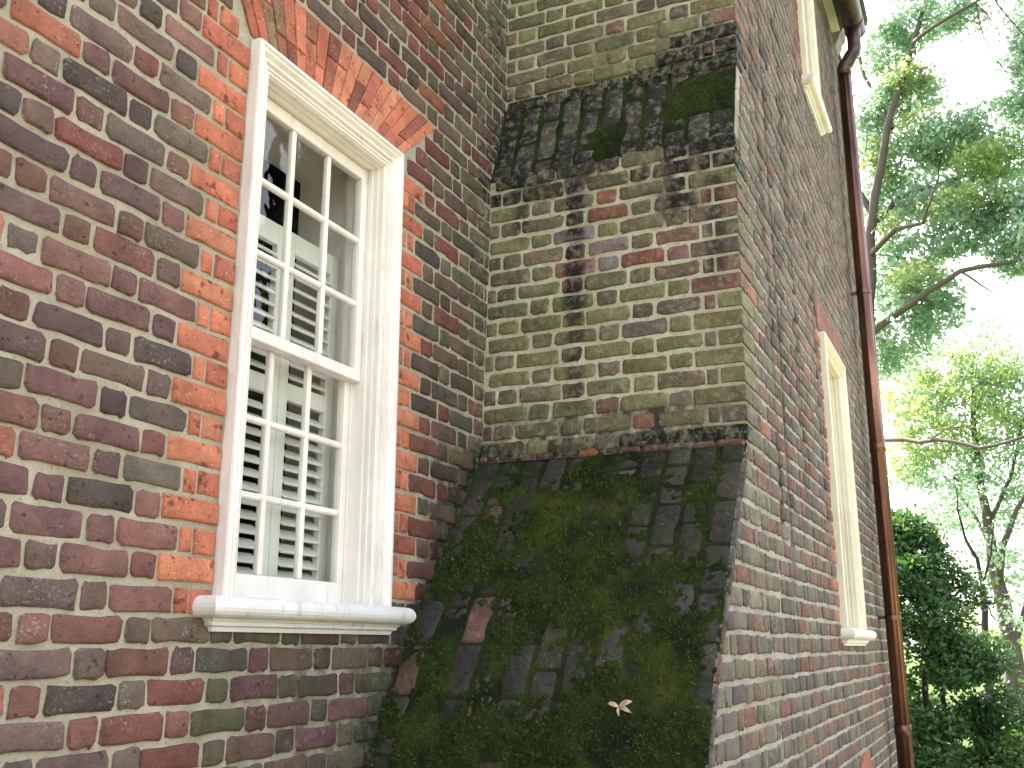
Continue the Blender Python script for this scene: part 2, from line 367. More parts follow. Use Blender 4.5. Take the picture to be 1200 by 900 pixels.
class Bricks:
    """bricks of one thing: the ones that show largest become objects, the rest one joined part"""
    def __init__(s, limit): s.L = []; s.limit = limit
    def add(s, kind, c, U, Wv, N, w, h, col, parent, name='brick', qd=None, mossy=False):
        i = random.randrange(len(QB) if kind[0] == 'Q' else len(TPL[kind]))
        U, Wv, N = (np.asarray(a, float) for a in (U, Wv, N)); c = np.asarray(c, float)
        if kind[0] == 'Q': sc = (w/.1, qd/.2, h/.0636)
        else: sc = (w/TPL[kind][i][0], h/TPL[kind][i][1], 1.0)
        if random.random() < .5 and kind[0] != 'Q': U, Wv = -U, -Wv
        p = project(c); area = 0
        if p:
            q = [project(c + a*U*w/2 + b_*Wv*h/2) for a, b_ in ((-1, -1), (1, -1), (1, 1), (-1, 1))]
            if all(q) and -10 < p[0] < 1210 and -10 < p[1] < 910:
                area = abs(sum(q[k][0]*q[(k+1) % 4][1]-q[(k+1) % 4][0]*q[k][1] for k in range(4)))/2
                if N @ c > 0 and kind[0] != 'Q': area = 0
        s.L.append(dict(kind=kind, i=i, c=c, M=np.stack([U*sc[0], Wv*sc[1], N*sc[2]], 1), col=col, parent=parent, name=name, area=area, mossy=mossy))
    def build(s):
        for nm in sorted(set(b['name'] for b in s.L)):
            L = sorted([b for b in s.L if b['name'] == nm], key=lambda b: -b['area'])
            lim = s.limit.get(nm, 300); rest = {}
            MI, MJ = (RB_I, RB_J) if nm.startswith('rubbed') else (BR_I, BR_J)
            for k, b in enumerate(L):
                if k < lim and b['area'] > 3:
                    o = bpy.data.objects.new(nm, tmesh(b['kind'], b['i'], MB_I if b['mossy'] else MI)); Mx = Matrix(b['M'].tolist()).to_4x4()
                    Mx.translation = Vector(b['c']) + Vector((0, 0, H0)); o.matrix_world = Mx; o.color = tuple(b['col']); link(o, b['parent'])
                else: rest.setdefault((b['parent'].name, b['mossy']), []).append(b)
            for pn, R in rest.items():
                V = []; Fc = []; C = []; n = 0; sm = []; Eg = []
                for b in R:
                    v, f = (QB[b['i']] if b['kind'][0] == 'Q' else TPL[b['kind']][b['i']][2:])
                    V.append(v @ b['M'].T + b['c']); Fc += [tuple(a+n for a in q) for q in f]; n += len(v)
                    C += [list(b['col'])]*len(v); sm += [b['kind'][0] != 'Q']*len(f); Eg += [0.0]*len(v) if b['kind'][0] == 'Q' else list(np.repeat([0, .55, 1.0], len(v)//3))
                o = mesh_obj('brickwork', np.concatenate(V), Fc, MB_J if R[0]['mossy'] else MJ, R[0]['parent']); o['kind'] = 'stuff'
                o.data.polygons.foreach_set('use_smooth', sm)
                a = o.data.color_attributes.new('tint', 'FLOAT_COLOR', 'POINT'); a.data.foreach_set('color', np.array(C, 'f').ravel())
                o.data.attributes.new('edge', 'FLOAT', 'POINT').data.foreach_set('value', np.array(Eg, 'f'))
def pick(pal):
    cs, ws = zip(*pal); c = lin(random.choices(cs, ws)[0]); return c*random.uniform(.84, 1.16)*np.array([random.uniform(.95, 1.05) for _ in range(3)])
PAL_A = [((120, 87, 84), 5), ((132, 93, 87), 4), ((115, 94, 85), 5), ((105, 83, 80), 4), ((88, 74, 70), 1.6), ((111, 97, 87), 2.5), ((128, 83, 76), 2.5), ((119, 87, 76), 4), ((140, 101, 93), 2)]
PAL_A_RIGHT = [((113, 71, 64), 6), ((120, 77, 67), 4), ((90, 73, 66), 4), ((101, 85, 71), 4), ((94, 76, 71), 3), ((78, 68, 64), 1.6), ((142, 91, 71), .5)]
PAL_A_GREEN = [((100, 94, 76), 5), ((90, 84, 74), 4), ((108, 86, 76), 3), ((94, 92, 68), 2)]
PAL_O = [((204, 126, 98), 5), ((194, 114, 90), 4), ((176, 104, 86), 2.5), ((210, 138, 106), 2)]
PAL_B_GREEN = [((119, 119, 82), 5), ((109, 106, 78), 4), ((128, 126, 89), 3), ((117, 104, 85), 3), ((126, 98, 82), 1.2), ((104, 100, 80), 3)]
PAL_B_BROWN = [((117, 100, 89), 5), ((109, 96, 89), 4), ((128, 98, 85), 3), ((121, 112, 85), 4), ((126, 119, 83), 2.5), ((143, 98, 81), .7)]
PAL_B_PINK = [((152, 118, 120), 3), ((142, 104, 106), 3), ((136, 124, 122), 2), ((114, 108, 82), 5), ((138, 90, 78), 2)]
PAL_C = [((104, 98, 87), 5), ((114, 92, 83), 5), ((97, 90, 83), 4), ((122, 86, 77), 3), ((110, 106, 91), 3), ((85, 80, 75), 2)]
PAL_C_HI = [((129, 116, 106), 5), ((121, 109, 100), 4), ((133, 108, 99), 4), ((115, 106, 97), 3), ((101, 93, 87), 1.5)]
PAL_S = [((74, 70, 66), 5), ((82, 76, 70), 4), ((64, 66, 58), 4), ((98, 80, 70), .7), ((70, 70, 50), 3)]
def rgba(c, stain=0.0): return (float(c[0]), float(c[1]), float(c[2]), float(stain))

# ------------------------------------------------------------------ HOUSE (main wall with the window)
house = tag(empty('brick_house'), 'brick house wall holding the white sash window, orange brick surround', 'house')
def wall_sheet(name, rects, yf, thick, mat, parent, amp=.0025, step=.02):
    mb = MB()
    for (x0, x1, z0, z1, fine) in rects:
        nx = max(1, int((x1-x0)/step)) if fine else 1; nzz = max(1, int((z1-z0)/step)) if fine else 1
        xs = np.linspace(x0, x1, nx+1); zs = np.linspace(z0, z1, nzz+1)
        V = [(x, yf + (amp*nz(x, z, 1, 22, 3) if (fine and 0 < i < nx and 0 < j < nzz) else 0), z) for j, z in enumerate(zs) for i, x in enumerate(xs)]
        mb.add(V, [(j*(nx+1)+i, j*(nx+1)+i+1, (j+1)*(nx+1)+i+1, (j+1)*(nx+1)+i) for j in range(nzz) for i in range(nx)])
        mb.box(x0, x1, yf+.02, yf+thick, z0, z1)
        # close the rim between the sheet and the body behind it
        mb.add([(x0, yf, z0), (x1, yf, z0), (x1, yf, z1), (x0, yf, z1), (x0, yf+.02, z0), (x1, yf+.02, z0), (x1, yf+.02, z1), (x0, yf+.02, z1)],
               [(0, 4, 5, 1), (1, 5, 6, 2), (2, 6, 7, 3), (3, 7, 4, 0)])
    return mb.build(name, mat, parent, smooth=False)
OX0, OX1, OZ0, OZ1 = WX0+.03, WX1-.03, WZ0-.03, WZ1-.03
wallA = wall_sheet('wall', [(.4, OX0, -.6, 3.6, 1), (OX1, 4.1, -.9, 3.6, 1), (OX0, OX1, -.6, OZ0, 1), (OX0, OX1, OZ1, 3.6, 1),
                            (.4, OX1, -1.75, -.6, 0), (OX1, 4.1, -1.75, -.9, 0), (.4, 4.1, 3.6, 5.4, 0), (-6, .4, -1.75, 5.4, 0)], YA+.006, .36, MORTAR_A, house)
mb = MB()                           # the rest of the shell: back and end walls, floor, ceiling, roof
mb.box(-6, 4.1, 7.0, 7.3, -1.75, 5.4); mb.box(-6.3, -6.0, YA+.02, 7.3, -1.75, 5.4); mb.box(4.1, 4.4, YA+.02, 7.3, -1.75, 5.4)
mb.build('shell_wall', MORTAR_A, house)
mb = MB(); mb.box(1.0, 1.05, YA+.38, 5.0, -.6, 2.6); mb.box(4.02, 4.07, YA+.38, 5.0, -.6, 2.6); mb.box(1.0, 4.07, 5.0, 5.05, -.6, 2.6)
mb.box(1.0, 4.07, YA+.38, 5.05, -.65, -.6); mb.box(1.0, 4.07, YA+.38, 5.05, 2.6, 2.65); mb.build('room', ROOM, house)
mb = MB(); mb.add([(-6.5, YA-.4, 5.4), (4.4, YA-.4, 5.4), (4.4, 4.6, 8.0), (-6.5, 4.6, 8.0), (-6.5, 7.5, 5.4), (4.4, 7.5, 5.4)],
                  [(0, 1, 2, 3), (3, 2, 5, 4), (0, 3, 4), (1, 5, 2), (0, 4, 5, 1)]); mb.build('roof', ROOFM, house)

HB = Bricks({'brick': 300, 'rubbed_brick': 300})
ux, uz, nyv = (1, 0, 0), (0, 0, 1), (0, -1, 0)
def stain_A(x, z):
    s = 0.0
    if z < .8:
        dx = xb(z) - x
        s = max(s, 1.0 - dx/.17) if dx < .17 else s
    if 1.95 < z < 2.55: s = max(s, 1.0-(xb(z)-x)/.16)
    if -.30 < z < .05 and x > 2.3: s = max(s, random.choice([.15, .3, .45]))
    return min(1, max(0, s))
def col_A(x, z):
    g = (x-3.25)/.5 + random.uniform(-.3, .3)
    if (z < .06 and x > 2.22 and random.random() < .78) or (z > .1 and random.random() < g*.8 and x > 3.3): c = pick(PAL_A_GREEN)
    elif x < 1.62 and random.random() < .16: c = pick([((176, 112, 88), 2), ((164, 108, 92), 1)])
    elif x > 2.45 and z > .1: c = pick(PAL_A_RIGHT)
    else: c = pick(PAL_A)
    return rgba(c, stain_A(x, z))
def put_A(kind, x0, x1, k, col, name='brick'):
    zc = CZ + CP*k + .0035*nz((x0+x1)/2, k*.3, 2, .9, 2)
    a = random.gauss(0, .006 if kind[0] != 'R' else .002); U = np.array([math.cos(a), 0, math.sin(a)]); W_ = np.array([-math.sin(a), 0, math.cos(a)])
    h = (.0662 if kind[0] != 'R' else .0668)*random.uniform(.95, 1.04)
    pr = random.gauss(.0012, .0018)
    HB.add(kind, ((x0+x1)/2, YA-pr, zc+random.gauss(0, .0014)), U, W_, nyv, (x1-x0)*random.uniform(.975, 1.01), h, col, house, name)
SL, HL, CL, JT = .2040, .0825, .0440, .0092
def run_A(x, direction, seq, k, xlim):
    """lay bricks from x in one direction until xlim"""
    i = 0
    while (xlim-x)*direction > .03:
        kd = seq[i] if i < len(seq) else seq[-2 + (i-len(seq)) % 2]
        L = {'S': SL, 'H': HL, 'C': CL}[kd[0]]
        e = x + direction*L
        if (e-xlim)*direction > 0: e = xlim
        x0, x1 = min(x, e), max(x, e); zc = CZ+CP*k
        if kd.endswith('*'):
            put_A({'S': 'R', 'H': 'RH', 'C': 'RC'}[kd[0]], x0, x1, k, rgba(pick(PAL_O), stain_A((x0+x1)/2, zc)*.5), 'rubbed_brick')
        else:
            l = x1-x0; kind = 'S' if l > .13 else 'H' if l > .06 else 'C'
            put_A(kind, x0, x1, k, col_A((x0+x1)/2, zc))
        x = e + direction*JT; i += 1
for k in range(-24, 44):
    zc = CZ+CP*k; xr = xb(zc) + (.06 if zc < .7 else .03); even = k % 2 == 0; xl = .45
    def left_seq(o=''): return ['S'+o, 'H', 'S', 'H'] if even else ['H'+o, 'C'+o, 'S', 'H', 'S', 'H']
    if -1 <= k <= 20:
        o = '*' if k >= 0 else ''
        run_A(WX0-.007, -1, left_seq('*'), k, xl); run_A(WX1+.007, 1, left_seq(o), k, xr)
    elif 21 <= k <= 24:
        f = (k-20.5)/4; run_A(WX0-.045-.145*f, -1, (['S', 'H', 'S', 'H'] if even else ['H', 'S', 'H', 'S', 'H']) if k > 21 else ['H*', 'C*', 'S', 'H', 'S', 'H'], k, xl)
        run_A(WX1+.045+.275*f, 1, ['H', 'S', 'H'] if even else ['S', 'H', 'S', 'H'], k, xr)
    else:
        if even: run_A(WX0-.007, -1, ['S', 'H'], k, xl); run_A(WX0-.007+JT, 1, ['H', 'S', 'H'], k, xr)
        else: run_A(2.149, -1, ['H', 'S', 'H'], k, xl); run_A(2.149+JT, 1, ['S', 'H'], k, xr)
# flat arch of tightly jointed orange bricks, some in two lengths
NV = 19; zb_, zt_ = WZ1+.010, CZ+CP*24.5-.008
RV = Bricks({})
def vmesh(P, col, nm='rubbed_brick'):
    P = np.array(P); c = P.mean(0); n = 4
    a = c + (P-c)*np.array([.88, .965]); bq = c + (P-c)*np.array([.965, .99])
    pr = random.gauss(.001, .0012)
    V = [(p[0]-c[0], -pr, p[1]-c[1]) for p in a] + [(p[0]-c[0], .002-pr, p[1]-c[1]) for p in bq] + [(p[0]-c[0], .014, p[1]-c[1]) for p in P]
    Fc = [(0, 1, 2, 3)] + [(o+i, o+4+i, o+4+(i+1) % 4, o+(i+1) % 4) for o in (0, 4) for i in range(4)]
    me = bpy.data.meshes.new(nm); me.from_pydata(V, [], Fc); me.materials.append(RB_I)
    o = bpy.data.objects.new(nm, me); o.location = (c[0], YA, c[1]+H0); o.color = col; link(o, house)
for i in range(NV):
    f0, f1 = i/NV, (i+1)/NV
    b0, b1 = 2.200+f0*.875, 2.200+f1*.875; t0, t1 = 2.045+f0*1.315, 2.045+f1*1.315
    g = .0016; Q = lambda s, side: ((b0+(t0-b0)*s+g) if side == 0 else (b1+(t1-b1)*s-g), zb_+(zt_-zb_)*s)
    cuts = [0, random.choice([.33, .36, .62, .66]), 1] if i % 2 or random.random() < .4 else [0, 1]
    for s0, s1 in zip(cuts[:-1], cuts[1:]):
        e0 = s0 + (.006 if s0 > 0 else 0); e1 = s1 - (.006 if s1 < 1 else 0)
        c = pick(PAL_O) if random.random() < .84 else pick([((150, 98, 78), 2), ((138, 88, 70), 2), ((140, 110, 84), 1)])
        vmesh([Q(e0, 0), Q(e0, 1), Q(e1, 1), Q(e1, 0)], rgba(c))

# ------------------------------------------------------------------ windows
def sweep(mb, path, prof):
    """path: corner points (x,z) with the inward normals mitred; prof: (t inward, n outward)"""
    rows = []
    for (x, z, dx, dz) in path: rows.append([(x+dx*t_, -n_, z+dz*t_) for t_, n_ in prof])
    m = len(prof)
    V = np.array(rows).reshape(-1, 3)
    mb.add(V, [(i*m+j, i*m+j+1, (i+1)*m+j+1, (i+1)*m+j) for i in range(len(path)-1) for j in range(m-1)])
CASING = [(0, -.03), (0, .028), (.004, .034), (.018, .035), (.022, .029), (.027, .026), (.034, .027), (.040, .021), (.047, .013), (.052, .012), (.055, .017), (.064, .018), (.067, .011),
          (.070, .005), (.075, .004), (.077, .010), (.084, .010), (.086, .003), (.091, .002), (.093, .007), (.099, .007), (.102, .002), (.104, -.001), (.107, -.004), (.107, -.024), (.111, -.026), (.111, -.044), (.107, -.048), (.107, -.060), (.115, -.064), (.115, -.082)]
def window(parent, x0, x1, z0, z1, yf, rows_lo, rows_up, mats, sill_drop=.09):
    wd, ws = mats
    def P(V): V = np.array(V, float); V[:, 1] += yf; return V
    fr = MB(); mb = MB()
    TS = .0875/.115
    sweep(mb, [(x0, z0, 1, 0), (x0, z1, 1, -1), (x1, z1, -1, -1), (x1, z0, -1, 0)], [(t_*TS, n_ if n_ > -.03 else n_*.8) for t_, n_ in CASING])
    for V in mb.V: fr.add(P(V), [])
    fr.F = list(mb.F)
    i0, i1, i2 = x0+.0875, x1-.0875, z1-.0875
    for s in (0, 1):                     # pulley stiles and head behind the casing, with a parting bead
        xs = (i0-.03, i0) if s == 0 else (i1, i1+.03)
        fr.box(xs[0], xs[1], yf+.066, yf+.155, z0-.02, i2+.03)
        xp = (i0, i0+.010) if s == 0 else (i1-.010, i1)
        fr.box(xp[0], xp[1], yf+.101, yf+.105, z0, i2)
    fr.box(i0, i1, yf+.066, yf+.155, i2, i2+.03)
    fr.box(i0, i1, yf+.05, yf+.155, z0-.03, z0+.008)
    win = fr.build('window', wd, parent)
    def sash(name, ya, yb_, za, zb2, nr, bot, top):
        sx0, sx1 = i0+.002, i1-.002; st = .036
        m = MB(); m.box(sx0, sx0+st, ya, yb_, za, zb2, .003); m.box(sx1-st, sx1, ya, yb_, za, zb2, .003)
        m.box(sx0+st, sx1-st, ya+.001, yb_-.001, za, za+bot, .003); m.box(sx0+st, sx1-st, ya+.001, yb_-.001, zb2-top, zb2, .003)
        gx0, gx1, gz0, gz1 = sx0+st, sx1-st, za+bot, zb2-top
        mw = .021
        for i in (1, 2):
            c = gx0+(gx1-gx0)*i/3; m.box(c-mw/2, c+mw/2, ya+.003, yb_-.004, gz0, gz1, .005)
        for j in range(1, nr):
            c = gz0+(gz1-gz0)*j/nr; m.box(gx0, gx1, ya+.0045, yb_-.006, c-mw/2, c+mw/2, .005)
        m.build(name, wd, win)
        ym = (ya+yb_)/2
        for i in range(3):
            for j in range(nr):
                a0, a1 = gx0+(gx1-gx0)*i/3+.008*(i > 0), gx0+(gx1-gx0)*(i+1)/3-.008*(i < 2); c0, c1 = gz0+(gz1-gz0)*j/nr+.008*(j > 0), gz0+(gz1-gz0)*(j+1)/nr-.008*(j < nr-1)
                g = MB(); g.box(a0-.003, a1+.003, -.0012, .0012, c0-.003, c1+.003); V = g.V[0]; cc = V.mean(0); V -= cc
                rx, rz = random.gauss(0, .006), random.gauss(0, .008)
                V[:, 1] += V[:, 0]*rz + V[:, 2]*rx; g.V[0] = V + cc + np.array([0, ym, 0]); g.build('pane', GLASS, win)
    h = z1-.0875-z0; tot = rows_lo+rows_up; zm = z0+.012+h*rows_lo/tot*.985
    sash('upper_sash', yf+.068, yf+.100, zm-.018, i2-.003, rows_up, .040, .045)
    sash('lower_sash', yf+.106, yf+.138, z0+.010, zm+.022, rows_lo, .070, .036)
    # sill: round nose over a moulded apron
    m = MB(); xs0, xs1 = x0-.080, x1+.090; zn = z0-.026; yn = yf-.048; r = .029
    prof = [(yf+.06, z0-.002), (yf-.0, z0-.001), (yn, zn+r)] + [(yn-r*math.sin(a), zn+r*math.cos(a)) for a in np.linspace(.25, math.pi-.12, 9)] + [(yn+.012, zn-r*.96), (yn+.012, zn-r-.006), (yn+.018, zn-r-.008), (yn+.019, zn-r-.018), (yn+.030, zn-r-.022), (yn+.034, zn-r-.034), (yf+.01, zn-r-.034)]
    npf = len(prof); V = []; omax = yf-min(p[0] for p in prof); nst = 24
    XA, XB_ = xs0+omax, xs1-omax
    def row(x, back, sgn):
        return [((XA-(yf-yy) if sgn < 0 else XB_+(yf-yy)) if sgn else x, (yf+.008 if back else yy), zz+.0009*nz(x, j_, 0, 9, 2)) for j_, (yy, zz) in enumerate(prof)]
    rows = [row(xs0, True, -1), row(xs0, False, -1)] + [row(XA+(XB_-XA)*i_/nst, False, 0) for i_ in range(1, nst)] + [row(xs1, False, 1), row(xs1, True, 1)]
    for r_ in rows: V += r_
    m.add(V, [(i_*npf+j_, i_*npf+j_+1, (i_+1)*npf+j_+1, (i_+1)*npf+j_) for i_ in range(len(rows)-1) for j_ in range(npf-1)])
    m.build('sill', ws, win, smooth=False)
    return win, (i0, i1, i2)
win, (wi0, wi1, wi2) = window(house, WX0, WX1, WZ0, WZ1, YA, 3, 3, (WHITE, WHITE_SILL))
# white lining of the opening and louvred shutters inside
mb = MB(); ys = YA+.160
mb.box(wi0-.06, wi0-.03, ys, YA+.40, WZ0, wi2+.05); mb.box(wi1+.03, wi1+.06, ys, YA+.40, WZ0, wi2+.05)
mb.box(wi0-.03, wi1+.03, ys, YA+.40, wi2+.03, wi2+.05); mb.box(wi0-.03, wi1+.03, ys, YA+.40, WZ0-.02, WZ0+.004); mb.build('window_lining', WHITE, house)
YS = YA+.190; ZS0, ZS1 = WZ0+.02, 1.395; xm = 2.672
for (a0, a1) in ((wi0-.005, xm-.002), (xm+.002, wi1+.012)):
    m = MB(); st = .046
    m.box(a0, a0+st, YS, YS+.028, ZS0, ZS1, .003); m.box(a1-st, a1, YS, YS+.028, ZS0, ZS1, .003)
    for (q0, q1) in ((ZS0, ZS0+.05), (.80, .86), (ZS1-.075, ZS1)): m.box(a0+st, a1-st, YS+.002, YS+.026, q0, q1, .002)
    sh = m.build('shutter', SHUT, house)
    nsl = 0; z = ZS0+.075; sm = None
    while z < ZS1-.085:
        if not (.785 < z < .875):
            if sm is None:
                V, Fc = bevel_box([(a1-a0)/2-st-.001, .028, .0045], .003); ca, sa = math.cos(.62), math.sin(.62)
                V = V @ np.array([[1, 0, 0], [0, ca, sa], [0, -sa, ca]]); me = bpy.data.meshes.new('slat'); me.from_pydata(V.tolist(), [], Fc); me.materials.append(SHUT); sm = me
            o = bpy.data.objects.new('slat', sm); o.location = ((a0+a1)/2, YS+.016, z+H0); link(o, sh)
        z += .0445

# ------------------------------------------------------------------ CHIMNEY (stepped end face, two mossy shoulders)
chim = tag(empty('brick_chimney'), 'brick chimney base with two mossy sloping shoulders stained green and black', 'chimney')
XJ = 4.575                           # straight joint between chimney and wing on the outer face
prof = [(XJ, -1.75)] + [(xb(z)+.006, z) for z in np.r_[-1.75, -.9, -.58, -.38, -.21, -.01, .215, .38, .59, .735]] + [(xb(.76)+.006, .76), (xb(2.03)+.006, 2.03), (xb(2.16)+.014, 2.16), (xb(2.34)+.014, 2.34), (xb(2.47)+.014, 2.47), (xb(2.5)+.006, 2.5), (xb(5.6)+.006, 5.6), (XJ, 5.6)]
n_ = len(prof)
V = [(x, YC+.006, z) for x, z in prof] + [(x, YA+.05, z) for x, z in prof]
mesh_obj('masonry', V, [tuple(range(n_)), tuple(range(2*n_-1, n_-1, -1))] + [(i, n_+i, n_+(i+1) % n_, (i+1) % n_) for i in range(n_)], [MORTAR_B, MORTAR_C], chim).data.polygons[0].material_index = 1
CB = Bricks({'brick': 300})
def frame_slope(z0):
    e = .02; d = np.array([xb(z0+e)-xb(z0-e), 0, 2*e]); d /= np.linalg.norm(d); return d
def col_B(y, z):
    s = 0.0
    if 1.92 < z < 2.06: s = max(s, random.choice([.4, .8, 1]))
    if .74 < z < .81: s = max(s, random.choice([.3, .7, 1]))
    if z > 2.46 and z < 2.54: s = max(s, random.choice([.7, 1, 1]))
    if z < 2.68 and z > 2.46 and y < 1.05: s = 1
    if .81 < z < .88: s = max(s, random.choice([0, .2, .5]))
    g = (y-.8)/1.1
    if 1.45 < z < 2.0 and .88 < y < 1.5 and random.random() < .5: c = pick(PAL_B_PINK)
    elif random.random() < .50+.5*g: c = pick(PAL_B_GREEN)
    else: c = pick(PAL_B_BROWN)
    return rgba(c, s)
def put_B(kind, y0, y1, zc, col, out=0.0):
    d = frame_slope(zc); N = np.array([-d[2], 0, d[0]])
    a = random.gauss(0, .005); U = np.array([0, 1, 0])*math.cos(a) + d*math.sin(a); W_ = np.cross(N, U)*-1
    U2 = np.array([0, -1, 0])*math.cos(a) + d*math.sin(a); W2 = np.cross(N, U2)
    tilt = .008*((y0+y1)/2-YC)
    pr = random.gauss(.001, .0018) + out
    CB.add(kind, np.array([xb(zc), (y0+y1)/2, zc+tilt]) + N*pr, U2, W2, N, (y1-y0)*random.uniform(.97, 1.01), .0645*random.uniform(.94, 1.04), col, chim)
def rowsB(z): return z
QX = {}
for j in range(-3, 52):
    zc = JB + CPB*(j+.5)
    if zc < .77 or (2.025 < zc < 2.47): continue
    odd = j % 2; dark = False
    corb = .012 if (.77 < zc < .80 or 2.47 < zc < 2.56) else 0.0
    y = YC + .001; seq = ['Q', 'H', 'S'] if odd else ['q', 'C', 'S', 'H']
    i = 0; y = YC - .002
    while y < YA-.02:
        kd = seq[i] if i < len(seq) else ('S' if (seq[-1] == 'H') == ((i-len(seq)) % 2 == 0) else 'H')
        L = {'Q': .198, 'q': .096, 'S': .190, 'H': .090, 'C': .044}[kd]*random.uniform(.97, 1.03)
        e = min(y+L, YA-.004)
        if kd in 'Qq':
            dx = .098 if kd == 'Q' else .202
            xc = xb(zc)-.001-corb
            CB.add('Q', (xc+dx/2, y+(e-y)/2, zc), (1, 0, 0), (0, 1, 0), (0, 0, 1), dx, .064, col_B(y, zc), chim, qd=(e-y))
            CB.L[-1]['M'] = np.diag([dx/.1, (e-y)/.2, .064/.0636]); QX[j] = xc+dx
        else:
            l = e-y; kind = 'S' if l > .13 else 'H' if l > .06 else 'C'
            if l > .02: put_B(kind, y, e, zc, col_B((y+e)/2, zc), corb)
        y = e + .0108; i += 1
# C side of the chimney and of the wing share their courses
def col_C(x, z, hi):
    s = 0.0
    for xs_, wd_ in ((4.42, .07), (4.64, .08), (5.1, .06), (5.75, .06)):
        if abs(x-xs_) < wd_ and z > .5: s = max(s, random.choice([.1, .4, .7]))
    c = pick(PAL_C_HI if z > 1.4 else PAL_C)
    if x < 4.3 and random.random() < .4: c = pick([((108, 106, 88), 2), ((120, 112, 98), 1)])
    if random.random() < .012: c = pick([((150, 100, 86), 1)])
    return rgba(c, s)
def put_C(B, kind, x0, x1, zc, parent, name='brick', col=None):
    a = random.gauss(0, .005); U = np.array([math.cos(a), 0, math.sin(a)]); W_ = np.array([-math.sin(a), 0, math.cos(a)])
    B.add(kind, ((x0+x1)/2, YC-random.gauss(.0012, .0018), zc+random.gauss(0, .0014)+.004*nz((x0+x1)/2, zc*4, 5, .8, 2)), U, W_, nyv, (x1-x0)*random.uniform(.97, 1.01), .0635*random.uniform(.94, 1.04), col if col is not None else col_C((x0+x1)/2, zc, 0), parent, name)
for j in range(-34, 60):
    zc = JB + CPB*(j+.5)
    odd = j % 2
    if j in QX: x = QX[j]+.0108
    else: x = xb(zc) + .028 + (.05 if 2.01 < zc < 2.47 else 0)
    first = True; i = 0
    while x < XJ-.02:
        kd = ('S' if (i % 2 == 0) == bool(odd) else 'H')
        if first and not odd and j in QX: kd = 'C'
        if first and j not in QX: kd = random.choice('HSC')
        e = min(x + {'S': .190, 'H': .088, 'C': .044}[kd], XJ-.006); l = e-x
        if l > .02: put_C(CB, 'S' if l > .13 else 'H' if l > .06 else 'C', x, e, zc, chim)
        x = e+.0108; i += 1; first = False

def shoulder(zlo, zhi, cols, rowlen, moss_fn, col_fn, res, tufts, seed, film=True):
    """bricks laid down a slope, and a sheet of moss whose lumps cover most of them"""
    zs = np.linspace(zhi, zlo, 200); xs = np.array([xb(z) for z in zs])
    L = np.r_[0, np.cumsum(np.hypot(np.diff(xs), np.diff(zs)))]
    def pt(s): return float(np.interp(s, L, xs)), float(np.interp(s, L, zs))
    def fr(s):
        a, b_ = pt(max(0, s-.03)), pt(min(L[-1], s+.03)); d = np.array([a[0]-b_[0], 0, a[1]-b_[1]]); d /= np.linalg.norm(d); return d, np.array([-d[2], 0, d[0]])
    wcol = (YA-YC+.002)/cols
    for c in range(cols):
        s = .004 if c % 2 else .004-rowlen*.5
        while s < L[-1]-.02:
            e = min(s+rowlen-.009, L[-1]); a = max(s, .004)
            if e-a > .05:
                m = (a+e)/2; x, z = pt(m); d, N = fr(m); yc = YC+.003+wcol*(c+.5)
                CB.add('H' if e-a < .13 else 'S', np.array([x, yc, z])+N*random.gauss(.000, .002), d, np.cross(N, d), N, e-a, (wcol-.009)*random.uniform(.95, 1.0), col_fn(yc, m), chim, mossy=film)
            s += rowlen
    ns = max(2, int(L[-1]/res)); ny = int((YA-YC)/res)
    V = []; hh = np.zeros((ns+1, ny+1))
    for i in range(ns+1):
        s = L[-1]*i/ns; x, z = pt(s); d, N = fr(s)
        for j in range(ny+1):
            y = YC+.004+(YA-YC+.004)*j/ny
            h = moss_fn(s, y, L[-1]); hh[i, j] = h
            V.append((x+N[0]*h, y, z+N[2]*h))
    Fc = [(i*(ny+1)+j, (i+1)*(ny+1)+j, (i+1)*(ny+1)+j+1, i*(ny+1)+j+1) for i in range(ns) for j in range(ny)]
    o = mesh_obj('moss', V, Fc, MOSS, chim, smooth=True); o['kind'] = 'stuff'
    r = np.random.RandomState(seed); TV = []; TF = []
    V = np.array(V).reshape(ns+1, ny+1, 3); got = 0; tries = 0
    while got < tufts and tries < tufts*6:
        tries += 1; i, j = r.randint(ns+1), r.randint(ny+1)
        if hh[i, j] < .0035 or r.rand() > .25+.9*max(0, nz(i*res, j*res, 4, 5, 3)+.4): continue
        d, N = fr(L[-1]*i/ns); p = V[i, j] + d*r.uniform(-res, res)*.6 + np.array([0, r.uniform(-res, res)*.6, 0])
        side = r.normal(size=3); side -= N*(side @ N); side /= np.linalg.norm(side)
        ln = r.uniform(.003, .010); wd_ = r.uniform(.0012, .0028); lean = r.normal(size=3)*.45
        k = len(TV); TV += [p-side*wd_, p+side*wd_, p+(N+lean+np.array([0, 0, .2]))*ln]; TF.append((k, k+1, k+2)); got += 1
    if TV: o = mesh_obj('moss_blades', TV, TF, MOSSB, chim); o['kind'] = 'stuff'
    return pt, fr
